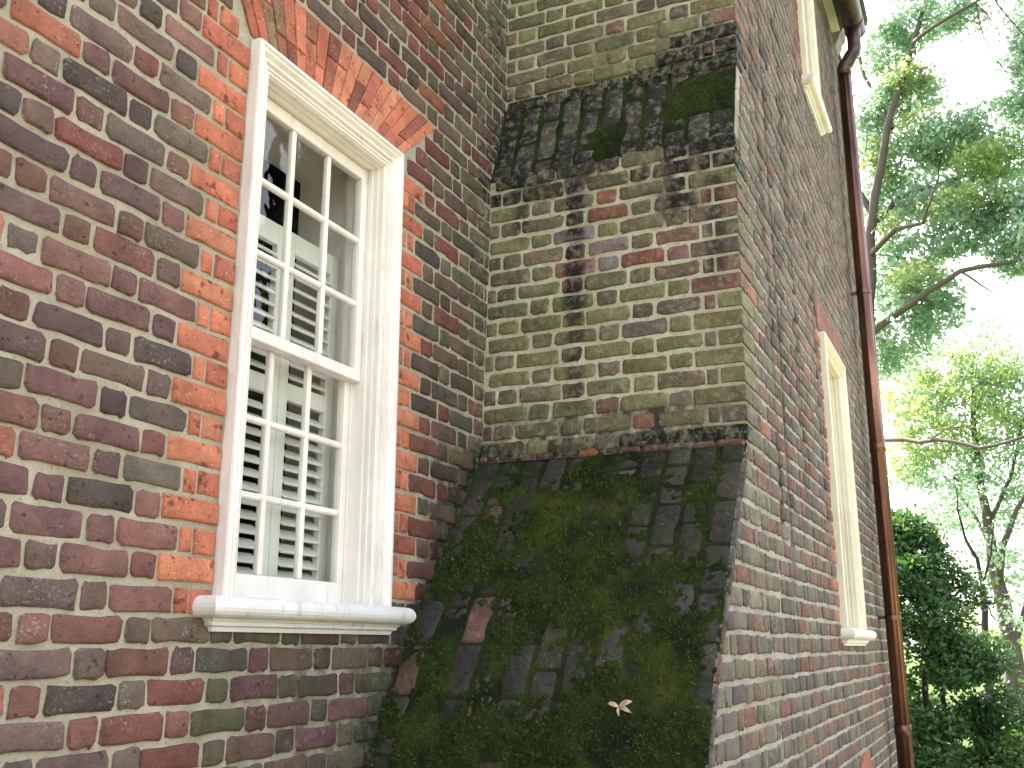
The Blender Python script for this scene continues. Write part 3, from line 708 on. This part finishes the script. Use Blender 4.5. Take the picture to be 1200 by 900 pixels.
def moss1(s, y, Lm):
    bare = nz(s, y, 2, 2.2, 4)*.75 + .55*nz(s, y, 7, 7, 4) + .42*nz(s, y, 3, 19, 3) + .3*nz(s, y, 8, 45, 2)
    left = max(0, (y-1.25)/.65); edge = max(0, (YC+.10-y)/.10); low = max(0, (s-.9)/.8)
    v = .24 + .5*max(0, (y-1.855)/.04) - .42*left - .45*edge - bare*1.05 + .12*low*(1-left) - .35*max(0, 1-abs(y-1.52)/.16)*low + .35*max(0, 1-abs(y-1.74)/.12)
    if s < .16: v -= .55*(1-s/.16)
    lump = .5+.5*nz(s, y, 1, 30, 3)
    return max(-.004, min(.012, v*.022)) * (1.0 if v < 0 else (.35+.95*lump)) + (.0022*nz(s, y, 3, 75, 2) if v > 0 else 0)
def colS(y, s):
    c = pick(PAL_S); st = random.choice([.1, .3, .5, .7])
    if y > 1.5: c = c*.85; st = random.choice([.3, .5, .8])
    if random.random() < .08: c = pick([((128, 96, 84), 1)]); st = .25
    return rgba(c, st)
SURF1 = shoulder(-1.6, .742, 11, .205, moss1, colS, .0078, 42000, 3)
def moss2(s, y, Lm):
    v = -.50 - .6*nz(s, y, 5, 4.5, 4) + .5*nz(s, y, 8, 13, 3) + .85*max(0, min(1, (1.10-y)/.14))*(1 if .06 < s < .30 else -.5) + .55*max(0, 1-abs(y-1.36)/.12)
    return max(-.004, min(.008, v*.018)) + (.0016*nz(s, y, 3, 70, 2) if v > 0 else 0)
def colS2(y, s): return rgba(pick([((92, 86, 78), 4), ((104, 95, 86), 3), ((80, 75, 72), 3), ((114, 92, 84), 1)]), random.choice([.45, .7, .85, 1]))
shoulder(2.047, 2.483, 11, .25, moss2, colS2, .011, 2500, 5, False)
# thin orange and grey fillet course where the big slope meets the upright face
y = YC+.012
while y < YA-.03:
    e = min(y+random.uniform(.07, .12), YA-.006); zc = .762
    c = pick([((160, 96, 80), 1), ((120, 92, 84), 3), ((96, 88, 80), 3), ((140, 96, 88), 2)]); N = np.array([-.8, 0, .6]); d = np.array([.6, 0, .8])
    CB.add('RH', np.array([xb(.75)-.014, (y+e)/2, zc-.012+.010*((y-YC)/1.1)]), (0, -1, 0), d, N, e-y, .034, rgba(c, random.choice([0, .2, .5, .8])), chim)
    y = e+.007
# long edge bricks closing the slope on the outer face
z = .70
CBE = []
while z > -1.5:
    z2 = z-.075-.02*random.random(); a = np.array([xb(z), 0, z]); b_ = np.array([xb(z2), 0, z2]); d = (a-b_); ln = np.linalg.norm(d); d /= ln
    m = (a+b_)/2; N = np.array([0, -1, 0]); inw = np.array([d[2], 0, -d[0]])
    CB.add('RH', np.array([m[0], YC-.003, m[2]]) + inw*.014, d, np.cross(N, d), N, ln-.006, .024, rgba(pick([((122, 116, 106), 3), ((98, 92, 86), 3), ((120, 88, 80), 1)]), random.choice([0, .2, .5])), chim)
    z = z2

# ------------------------------------------------------------------ WING (far part of the outer face)
wing = tag(empty('house_wing'), 'brick house wing beyond the chimney with two windows seen edge on', 'house')
XW1 = 9.35; XG = XJ+.014
UW = (6.10, 6.72, 3.50, 4.95); LW = (5.92, 6.80, .095, 1.770)
def holes_split(x0, x1, z0, z1, holes):
    xs = sorted(set([x0, x1] + [h for hh in holes for h in hh[:2]])); R = []
    for a, b_ in zip(xs[:-1], xs[1:]):
        zz = z0
        for hh in sorted([h for h in holes if h[0] <= a+1e-6 and h[1] >= b_-1e-6], key=lambda h: h[2]): R.append((a, b_, zz, hh[2], 0)); zz = hh[3]
        R.append((a, b_, zz, z1, 0))
    return R
hl = [(w_[0]+.03, w_[1]-.03, w_[2]-.03, w_[3]-.03) for w_ in (UW, LW)]
wall_sheet('wall', holes_split(XG, XW1, -1.75, 5.08, hl), YC+.006, .34, MORTAR_C, wing)
mb = MB(); mb.box(XG, XW1, 6.7, 7.0, -1.75, 5.08); mb.box(XW1-.3, XW1-.001, YC+.35, 6.7, -1.75, 5.08); mb.build('shell_wall', MORTAR_C, wing)
mb = MB(); mb.box(5.2, 8.2, 3.2, 3.25, -.6, 4.8); mb.box(XG+.1, XW1-.35, YC+.36, 6.6, 4.80, 4.85); mb.box(XG+.1, XW1-.35, YC+.36, 6.6, -.7, -.6); mb.build('room', ROOM, wing)
WB = Bricks({'brick': 300, 'rubbed_brick': 100})
for j in range(-35, 54):
    zc = JB + CPB*(j+.5); odd = j % 2
    if zc > 5.05: continue
    blocks = []
    for w_ in (UW, LW):
        if w_[2]-.03 < zc < w_[3]+.005: blocks.append((w_[0]-.006, w_[1]+.006, True))
        elif w_ is LW and w_[3] < zc < w_[3]+.235: blocks.append((w_[0]-.10, w_[1]+.10, False))
    if zc < -.57 and zc > -.57-.9:
        hw = math.sqrt(max(0, .40**2-min(.40, max(0, zc+.98))**2)) if zc > -.98 else .40
        blocks.append((6.5-hw, 6.5+hw, False))
    x = XG + .004 + (0 if odd else .03); i = odd
    segs = []
    xlim = XW1-.003
    cur = XG+.004
    for (a, b_, jamb) in sorted(blocks): segs.append((cur, a, jamb)); cur = b_
    segs.append((cur, xlim, False))
    started = False
    for si, (a, b_, jamb) in enumerate(segs):
        x = a; i = odd
        if si > 0 and segs[si-1][2]:
            L = .195 if odd else .092; e = min(x+L, b_); put_C(WB, 'R' if odd else 'RH', x, e, zc, wing, 'rubbed_brick', rgba(pick([((146, 100, 88), 3), ((156, 106, 90), 2), ((134, 94, 86), 2)]))); x = e+.011
        lim = b_
        if jamb: L = .195 if odd else .092; lim = b_-L-.011; put_C(WB, 'R' if odd else 'RH', lim+.011, b_, zc, wing, 'rubbed_brick', rgba(pick([((146, 100, 88), 3), ((156, 106, 90), 2), ((134, 94, 86), 2)])))
        while x < lim-.02:
            l = {0: .190, 1: .088}[i % 2]; e = min(x+l, lim); kl = e-x
            if kl > .022: put_C(WB, 'S' if kl > .13 else 'H' if kl > .06 else 'C', x, e, zc, wing)
            x = e+.0112; i += 1
def tri_block(P, y, col, mat, parent, nm):
    P = np.array(P); c = P.mean(0); a = c+(P-c)*.93; V = [(p[0], y-.002, p[1]) for p in a]+[(p[0], y+.012, p[1]) for p in P]
    o = mesh_obj(nm, V, [(0, 1, 2, 3)]+[(i, 4+i, 4+(i+1) % 4, (i+1) % 4) for i in range(4)], mat, parent); o.color = col; return o
for i in range(18):                  # flat arch of the lower window
    f0, f1 = i/18, (i+1)/18; xa, xb2 = 5.885, 6.835; ta, tb = 5.80, 6.92; z0, z1 = LW[3]+.01, LW[3]+.235
    tri_block([(xa+(xb2-xa)*f0+.002, z0), (xa+(xb2-xa)*f1-.002, z0), (ta+(tb-ta)*f1-.002, z1), (ta+(tb-ta)*f0+.002, z1)], YC, rgba(pick([((150, 106, 94), 3), ((142, 104, 96), 2)])), RB_I, wing, 'rubbed_brick')
for i in range(13):                  # round relieving arch low on the wall
    a0, a1 = math.pi*i/13+.012, math.pi*(i+1)/13-.012; r0, r1 = .235, .40; cx, cz = 6.5, -.98
    tri_block([(cx+r1*math.cos(a0), cz+r1*math.sin(a0)), (cx+r1*math.cos(a1), cz+r1*math.sin(a1)), (cx+r0*math.cos(a1), cz+r0*math.sin(a1)), (cx+r0*math.cos(a0), cz+r0*math.sin(a0))][::-1], YC-.004, rgba(pick([((176, 108, 88), 3), ((160, 98, 82), 2)])), RB_I, wing, 'rubbed_brick')
mb = MB(); nA = 16
V = [(6.5+.23*math.cos(math.pi*k/nA), YC+.003, -.98+.23*math.sin(math.pi*k/nA)) for k in range(nA+1)] + [(6.27, YC+.003, -1.6), (6.73, YC+.003, -1.6)]
mesh_obj('arch_infill', V, [tuple(range(nA+3))[::-1]], RB_J, wing).data.color_attributes.new('tint', 'FLOAT_COLOR', 'POINT').data.foreach_set('color', np.array([rgba(lin((150, 96, 82)))]*(nA+3), 'f').ravel())
window(wing, *LW, YC, 3, 3, (CREAM, WHITE_SILL)); window(wing, *UW, YC, 3, 3, (CREAM, WHITE_SILL))
# eaves board and moulding, ending beside the downspout
XE = 8.02
def extrude_x(name, prof, x0, x1, mat, parent):
    n = len(prof); V = [(x0, y, z) for y, z in prof]+[(x1, y, z) for y, z in prof]
    return mesh_obj(name, V, [tuple(range(n)), tuple(range(2*n-1, n-1, -1))]+[(i, n+i, n+(i+1) % n, (i+1) % n) for i in range(n)], mat, parent)
extrude_x('cornice', [(YC+.03, 5.085), (YC-.058, 5.085), (YC-.062, 5.092), (YC-.062, 5.13), (YC-.074, 5.14), (YC-.078, 5.20), (YC+.03, 5.20)], XG, 8.20, CREAM, wing)
extrude_x('cornice_end', [(YC+.03, 4.96), (YC-.012, 4.965), (YC-.045, 5.02), (YC-.055, 5.06), (YC-.082, 5.09), (YC-.088, 5.22), (YC+.03, 5.22)], 8.202, 8.40, plain('weathered_grey_lead', (150, 148, 144)), wing)
extrude_x('soffit', [(YC-.07, 5.203), (YC-.07, 5.225), (.50, 5.09), (.50, 5.07)], XG, 8.19, ROOFM, wing)
mb = MB(); mb.add([(XG, .49, 5.10), (8.19, .49, 5.10), (8.19, 3.9, 7.2), (XG, 3.9, 7.2), (XG, 7.2, 5.05), (8.19, 7.2, 5.05)], [(0, 1, 2, 3), (3, 2, 5, 4), (0, 3, 4), (1, 5, 2), (0, 4, 5, 1)])
mb.box(8.41, XW1+.02, YC-.01, 7.0, 5.085, 5.13)
mb.build('roof', ROOFM, wing)
HB.build(); CB.build(); WB.build()

# ------------------------------------------------------------------ gutter and downspout
GC, GZ, GR = .588, 4.935, .082
arc = [(GC+GR*math.cos(a), GZ+GR*math.sin(a)) for a in np.linspace(0, -math.pi, 15)]
gut = extrude_x('gutter', arc + [(GC-GR, GZ+.012), (GC-GR-.012, GZ+.016), (GC-GR-.012, GZ+.024), (GC-GR+.006, GZ+.024)] + [(GC+(GR-.006)*math.cos(a), GZ+(GR-.006)*math.sin(a)) for a in np.linspace(-math.pi, 0, 15)], XG, XE-.02, COPPER_D, None)
tag(gut, 'dark brown metal eaves gutter at the top of the wing wall', 'gutter')
extrude_x('end_cap', [(GC+(GR+.004)*math.cos(a), GZ+(GR+.004)*math.sin(a)) for a in np.linspace(0, -math.pi, 15)], XE-.019, XE-.011, COPPER_D, gut)
extrude_x('seam_band', [(GC+(GR+.004)*math.cos(a), GZ+(GR+.004)*math.sin(a)) for a in np.linspace(0, -math.pi, 15)]+[(GC+(GR+.001)*math.cos(a), GZ+(GR+.001)*math.sin(a)) for a in np.linspace(-math.pi, 0, 15)], XE-.20, XE-.17, COPPER_D, gut)
ds = tag(empty('downspout'), 'tall copper downspout running down the far end of the wing wall', 'downspout')
PX, PY, PR = 7.87, .692, .051
def ribbed(mb, pts, r):
    mb.tube(pts, r, 16)
mb = MB(); mb.tube([(PX, PY, 4.50), (PX, PY, 2.0), (PX, PY, -1.62)], PR, 48, True, .045); mb.build('pipe', COPPER, ds, smooth=True)
mb = MB(); mb.tube([(PX, PY, 4.47), (PX, PY, 4.53), (PX, PY-.010, 4.555), (PX, PY-.03, 4.575), (PX, .625, 4.64), (PX, .606, 4.66), (PX, .598, 4.69), (PX, .594, 4.78), (PX, .592, 4.862)], [PR+.003]*8+[PR+.008], 20); mb.build('elbow', COPPER_D, ds, smooth=True)
for zc in (1.42, -.55): mb = MB(); mb.tube([(PX, PY, zc-.035), (PX, PY, zc-.03), (PX, PY, zc+.03), (PX, PY, zc+.035)], [PR+.001, PR+.006, PR+.006, PR+.001], 20); mb.build('collar', COPPER, ds, smooth=True)
for zc in (2.62, .2):
    mb = MB(); mb.tube([(PX, PY, zc-.015), (PX, PY, zc+.015)], PR+.004, 20); mb.box(PX-.008, PX+.008, PY+.03, YC+.004, zc-.012, zc+.012); mb.build('bracket', COPPER, ds)

# ------------------------------------------------------------------ dry leaf on the moss
pt1, fr1 = SURF1
sL = None
best = None
for s_ in np.linspace(.5, 1.6, 200):
    x, z = pt1(s_); q = project((x, 1.09, z))
    if best is None or abs(q[1]-832) < best[0]: best = (abs(q[1]-832), s_)
x, z = pt1(best[1]); d, N = fr1(best[1]); yl = min((abs(project((x, yy, z))[0]-727), yy) for yy in np.linspace(.8, 1.4, 120))[1]
c0 = np.array([x, yl, z]) + N*.014; Y_ = np.array([0, -1, 0.])
mb = MB()
for (ang, ln, wd_) in ((2.9, .036, .007), (.38, .044, .009), (-.45, .048, .0065), (-1.35, .034, .004)):
    a = d*math.sin(ang) + Y_*math.cos(ang); b_ = -d*math.cos(ang) + Y_*math.sin(ang); V = []; n = 6
    for i in range(n+1):
        f = i/n; wv = wd_*math.sin(math.pi*min(.98, f*.92+.06))**.8
        for s_ in (-1, 0, 1): V.append(c0 + a*ln*f + b_*wv*s_ + N*(.006*abs(s_) + .010*math.sin(f*2.6) ))
    mb.add(V, [(i*3+k, i*3+k+1, (i+1)*3+k+1, (i+1)*3+k) for i in range(n) for k in (0, 1)])
lf = mb.build('dried_leaf', DRY, None, smooth=True)
sol = lf.modifiers.new('thickness', 'SOLIDIFY'); sol.thickness = .0007
tag(lf, 'pale dry curled leaf lying on the dark mossy slope', 'leaf')

# ------------------------------------------------------------------ ground
def sheet(name, x0, x1, y0, y1, z, mat, n):
    xs = np.linspace(x0, x1, n+1); ys = np.linspace(y0, y1, n+1)
    V = [(x, y, z-.0) for y in ys for x in xs]
    return mesh_obj(name, V, [(j*(n+1)+i, j*(n+1)+i+1, (j+1)*(n+1)+i+1, (j+1)*(n+1)+i) for j in range(n) for i in range(n)], mat)
tag(sheet('ground', -500, 900, -700, 700, -H0, LAWN, 40), kind='structure')

t = NT('tan_bounce_sheet'); BOUNCE = t.pbr(t.mix(t.ramp(t.noise(70, 4, .7), .35, .65), rgb(150, 132, 110), rgb(206, 190, 164)), .95, t.bump([(t.noise(90, 3), .02)]), .1)  # tan surface for the added sheet that throws warm light up
tag(sheet('path', -14, 9.0, -6.5, .55, -H0+.004, BOUNCE, 2), kind='structure')  # unseen ground sheet, added for its warm bounce on walls and paint

# ------------------------------------------------------------------ trees
def leaves(clusters, size, seed, up=.35):
    """clusters: centre, radii, leaf count; leaves gather round twigs inside each cluster"""
    r = np.random.RandomState(seed); C = []
    for (c, rad, n) in clusters:
        nt_ = max(1, n//16); tw = r.normal(size=(nt_, 3)); tw /= np.linalg.norm(tw, axis=1)[:, None]; tw *= r.uniform(.25, 1, (nt_, 1))**.5
        tw = tw*np.array(rad) + np.array(c)
        p = tw[r.randint(nt_, size=n)] + r.normal(size=(n, 3))*np.array([.5, .5, .3])*size*2.1
        C.append(p)
    P = np.concatenate(C); n = len(P)
    N = r.normal(size=(n, 3)); N[:, 2] += up*2; N /= np.linalg.norm(N, axis=1)[:, None]
    A = np.cross(N, r.normal(size=(n, 3))); A /= np.linalg.norm(A, axis=1)[:, None]; B_ = np.cross(N, A)
    s = size*r.uniform(.6, 1.2, (n, 1))
    V = np.stack([P-A*s*.5, P+B_*s*.28+N*s*.05, P+A*s*.5, P-B_*s*.28+N*s*.05], 1).reshape(-1, 3)
    return V, n
def leaf_obj(name, clusters, size, mat, parent, seed, up=.35):
    V, n = leaves(clusters, size, seed, up); V = V.copy(); V[:, 2] += H0
    me = bpy.data.meshes.new(name); me.vertices.add(4*n); me.loops.add(4*n); me.polygons.add(n)
    me.vertices.foreach_set('co', V.astype('f').ravel()); me.loops.foreach_set('vertex_index', np.arange(4*n, dtype='i'))
    me.polygons.foreach_set('loop_start', np.arange(0, 4*n, 4, dtype='i')); me.polygons.foreach_set('loop_total', np.full(n, 4, 'i'))
    me.materials.append(mat); me.update(); me.validate()
    return link(bpy.data.objects.new(name, me), parent)
def limb(mb, pts, r0, r1, n=7, wob=.06):
    P = [np.array(p, float) for p in pts]; out = []; 
    for a, b_ in zip(P[:-1], P[1:]):
        for f in (0, .33, .66): out.append(a+(b_-a)*f)
    out.append(P[-1]); L = np.linalg.norm(P[-1]-P[0])
    out = [p + (np.array([nz(p[0], p[1], p[2]+9, 1.1, 2), nz(p[2], p[0], p[1], 1.1, 2), nz(p[1], p[2], p[0], 1.1, 2)])*wob if 0 < i < len(out)-1 else 0) for i, p in enumerate(out)]
    mb.tube(out, list(np.linspace(r0, r1, len(out))), n)
    return out
def tree(name, label, group, limbs, clusters, size, matl, bark, seed, extra=None):
    root = tag(empty(name), label, 'tree', group)
    mb = MB(); tips = []
    for (pts, r0, r1) in limbs:
        o = limb(mb, pts, r0*.6, r1*.6); tips += o[len(o)//3:]
    rr = np.random.RandomState(seed)
    for (c, rad, n) in clusters:          # twigs reaching from the nearest limb into each leaf cluster
        t0 = min(tips, key=lambda p: np.linalg.norm(p-np.array(c))) if tips else None
        if t0 is not None and np.linalg.norm(t0-np.array(c)) < 3.2: limb(mb, [t0, (t0+np.array(c))/2+rr.normal(size=3)*.1, np.array(c)+rr.normal(size=3)*.15], .018, .005, 5, .1)
    mb.build('trunk', bark, root, smooth=True)
    leaf_obj('crown', clusters, size, matl, root, seed)
    if extra: leaf_obj('sun_tinted_crown', extra, size, OAKY, root, seed+1)  # clusters whose sunlight is painted into the leaf colour
    return root
def blob(u, v, X, ru, rv, n, rx=None):
    X = X + 1.2
    """a leaf cluster: centre and radii read off the photograph at distance X"""
    c = at(u, v, X); k = X/1060.0
    return (c, (rx or ru*k, ru*k, rv*k), n)
X1 = 22
A1 = lambda u, v, dx=0: at(u, v, X1+dx)
big_limbs = [([A1(1000, 830), A1(1006, 620), A1(1010, 500), A1(1018, 380), A1(1022, 300), A1(1024, 230), A1(1040, 150), A1(1062, 80), A1(1085, 0, 1), A1(1110, -90, 1)], .30, .05),
    ([A1(1019, 300), A1(1050, 268, -1), A1(1080, 262, -1.5), A1(1092, 235, -2), A1(1100, 205, -2.2)], .11, .012),
    ([A1(1022, 270), A1(1050, 235, .5), A1(1098, 215, 1), A1(1150, 203, 1.5), A1(1200, 180, 2), A1(1260, 150, 2)], .12, .03),
    ([A1(1016, 395), A1(1050, 370), A1(1080, 348, -.5), A1(1125, 318, -1), A1(1165, 310, -1), A1(1205, 303, -1), A1(1290, 290, -1)], .14, .04),
    ([A1(1125, 318, -1), A1(1150, 335, -1), A1(1172, 345, -1)], .05, .015),
    ([A1(1010, 516), A1(1040, 515, -2), A1(1100, 518, -3), A1(1148, 527, -3.5), A1(1200, 510, -4), A1(1260, 500, -4)], .085, .03),
    ([A1(1090, 517, -3), A1(1110, 505, -3), A1(1135, 499, -3)], .025, .012),
    ([A1(1045, 150), A1(1015, 90, 1), A1(990, 20, 2), A1(960, -80, 2)], .10, .03), ([A1(1070, 50), A1(1110, 20, -1), A1(1160, -10, -2), A1(1220, -60, -3)], .08, .02),
    ([A1(1022, 250), A1(980, 180, 2), A1(930, 120, 3)], .12, .03)]
cl = [blob(1040, 60, 22, 26, 34, 900), blob(1075, 30, 22, 34, 20, 800), blob(1055, 115, 21.5, 34, 26, 900), blob(1025, 150, 22, 20, 40, 700), blob(1090, 110, 22, 12, 16, 200),
      blob(1060, 190, 22, 40, 26, 900), blob(1110, 165, 21, 38, 22, 900), blob(1165, 150, 21, 44, 24, 1000), blob(1180, 190, 21.5, 30, 22, 700), blob(1140, 205, 22, 30, 22, 600),
      blob(1040, 235, 22, 24, 26, 600), blob(1090, 240, 21.5, 40, 22, 900), blob(1130, 270, 21, 34, 24, 800), blob(1180, 260, 21, 30, 36, 1000), blob(1190, 300, 21, 26, 20, 600),
      blob(1070, 300, 21.5, 40, 22, 800), blob(1040, 340, 22, 24, 26, 600), blob(1085, 345, 21, 34, 20, 600), blob(1055, 395, 21.5, 36, 26, 800), blob(1100, 370, 21, 26, 18, 350), blob(1040, 425, 22, 22, 20, 400),
      blob(1130, 20, 21, 24, 14, 350), blob(1200, 60, 20, 14, 44, 500), blob(1192, 120, 20, 10, 14, 120), blob(1260, 120, 20, 50, 90, 2500), blob(1240, 260, 20, 40, 80, 2000), blob(1110, -60, 22, 90, 50, 3000), blob(1000, -80, 24, 80, 60, 2500), blob(1240, -60, 20, 70, 60, 2500), blob(930, 100, 25, 70, 90, 2500), blob(960, 260, 25, 50, 90, 2000)]
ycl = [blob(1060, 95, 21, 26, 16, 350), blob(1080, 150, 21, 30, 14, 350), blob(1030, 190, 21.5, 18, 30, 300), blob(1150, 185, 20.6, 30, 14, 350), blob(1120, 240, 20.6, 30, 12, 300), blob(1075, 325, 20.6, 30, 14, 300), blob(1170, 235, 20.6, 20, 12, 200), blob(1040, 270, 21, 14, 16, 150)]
def up_n(L, f): return [(c, r, int(n*f)) for c, r, n in L]
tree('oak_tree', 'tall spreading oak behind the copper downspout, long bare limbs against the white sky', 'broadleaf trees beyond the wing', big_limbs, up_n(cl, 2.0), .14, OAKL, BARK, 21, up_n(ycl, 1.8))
X2 = 27
A2 = lambda u, v, dx=0: at(u, v, X2+dx)
lm2 = [([A2(1192, 850), A2(1190, 810), A2(1188, 765), A2(1178, 725), A2(1170, 685), A2(1163, 640), A2(1150, 575), A2(1142, 500), A2(1140, 440), A2(1146, 405)], .46, .02),
       ([A2(1170, 685), A2(1176, 640, -1), A2(1192, 600, -1), A2(1215, 550, -1)], .17, .05), ([A2(1188, 760), A2(1205, 700), A2(1230, 640), A2(1260, 560)], .15, .05),
       ([A2(1165, 650), A2(1140, 600, 1), A2(1110, 560, 1), A2(1080, 540, 1)], .09, .03), ([A2(1160, 610), A2(1185, 560), A2(1195, 500), A2(1230, 430)], .09, .03)]
cl2 = [blob(1060, 450, 27, 30, 26, 900), blob(1110, 430, 26, 44, 30, 1400), blob(1170, 420, 26, 40, 30, 1300), blob(1190, 470, 26, 30, 34, 1000), blob(1130, 480, 26.5, 44, 26, 1200), blob(1070, 490, 27, 34, 26, 900),
       blob(1060, 545, 27, 26, 26, 700), blob(1110, 550, 26, 36, 30, 900), blob(1170, 540, 26, 38, 30, 1000), blob(1140, 600, 27, 30, 20, 500), blob(1190, 600, 26, 26, 24, 500), blob(1195, 670, 26, 18, 24, 300), blob(1100, 605, 27, 24, 16, 400), blob(1260, 520, 26, 60, 120, 3000), blob(1150, 385, 27, 24, 16, 400)]
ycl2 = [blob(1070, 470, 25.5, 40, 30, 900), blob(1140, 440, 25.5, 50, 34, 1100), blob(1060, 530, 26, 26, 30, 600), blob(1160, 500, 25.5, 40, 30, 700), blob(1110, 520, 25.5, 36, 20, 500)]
tree('maple_tree', 'pale forked tree at the right edge, its leaning trunk rising beyond the dark shrub', 'broadleaf trees beyond the wing', lm2, up_n(cl2, 1.35), .14, OAKL, BARK, 31, up_n(ycl2, 1.2))
X3 = 24
tree('young_tree', 'dark thin trunk half hidden behind the top of the evergreen shrub', 'broadleaf trees beyond the wing',
     [([at(1160, 860, X3), at(1158, 760, X3), at(1154, 715, X3), at(1152, 690, X3), at(1145, 655, X3), at(1130, 630, X3), at(1120, 600, X3), at(1117, 560, X3)], .15, .012), ([at(1152, 690, X3), at(1160, 650, X3), at(1166, 600, X3)], .06, .01)],
     [blob(1115, 600, X3, 30, 24, 450), blob(1165, 640, X3, 24, 22, 350), blob(1130, 560, X3, 30, 24, 400), blob(1185, 720, X3, 20, 20, 200)], .12, OAKL, BARKD, 41)
# evergreen shrub: a dense cone of small glossy leaves on several stems
def shrub(name, label, u, X, ytop, r0, h, n, size, mat, seed, cat='shrub', off=0):
    base = at(u, 758, X); base[2] = -H0; base[1] += off; root = tag(empty(name), label, cat)
    r = np.random.RandomState(seed); mb = MB(); cls = []
    for k in range(5):
        a = r.uniform(0, 6.28); e = base + np.array([math.cos(a)*r0*.4, math.sin(a)*r0*.4, h*r.uniform(.6, .9)]); limb(mb, [base+np.array([math.cos(a)*.1, math.sin(a)*.1, -.05]), (base+e)/2+r.normal(size=3)*.1, e], .05, .012, 6)
    m = 150
    for k in range(m):
        f = r.uniform(0, 1)**1.15; rr = r0*(1-f**1.7)**.62*(.9+.2*r.rand()); a = r.uniform(0, 6.28); q = r.uniform(.35, 1)**.5*rr
        c = base + np.array([math.cos(a)*q, math.sin(a)*q, .12+f*h]); s = .22*r.uniform(.7, 1.35)*(h/3.2)**.5; cls.append((c, (s, s, s*.85), n//m))
    mb.build('stem', BARKD, root, smooth=True); leaf_obj('foliage', cls, size, mat, root, seed); return root
shrub('evergreen_shrub', 'large dense dark green evergreen shrub standing past the wing corner', 1060, 12.2, 0, 1.22, 2.85, 95000, .072, EVERL, 51)
shrub('leafy_bush', 'low pale green bush at the foot of the dark evergreen shrub', 1150, 12.0, 0, .75, .62, 7000, .06, BUSHL, 52, 'bush', -.1)
shrub('leafy_bush', 'small bright bush at the right edge below the leaning trunk', 1222, 15.5, 0, .8, .7, 7000, .07, BUSHL, 53, 'bush')
# far wood beyond the lawn, one mass
r_ = np.random.RandomState(77); cls = []
for k in range(90):
    y = r_.uniform(-60, 40); x = r_.uniform(95, 120); cls.append((np.array([x, y, r_.uniform(-.5, 2.2)]), (3.2, 3.2, 1.5), 420))
fw = leaf_obj('far_wood', cls, .55, leaf_mat('haze_paled_leaf', (96, 116, 84), (130, 146, 108), (150, 166, 110)), None, 78); tag(fw, 'hazy low line of far trees beyond the lawn', 'wood', kind='stuff')  # distance haze is put into the pale leaf colour
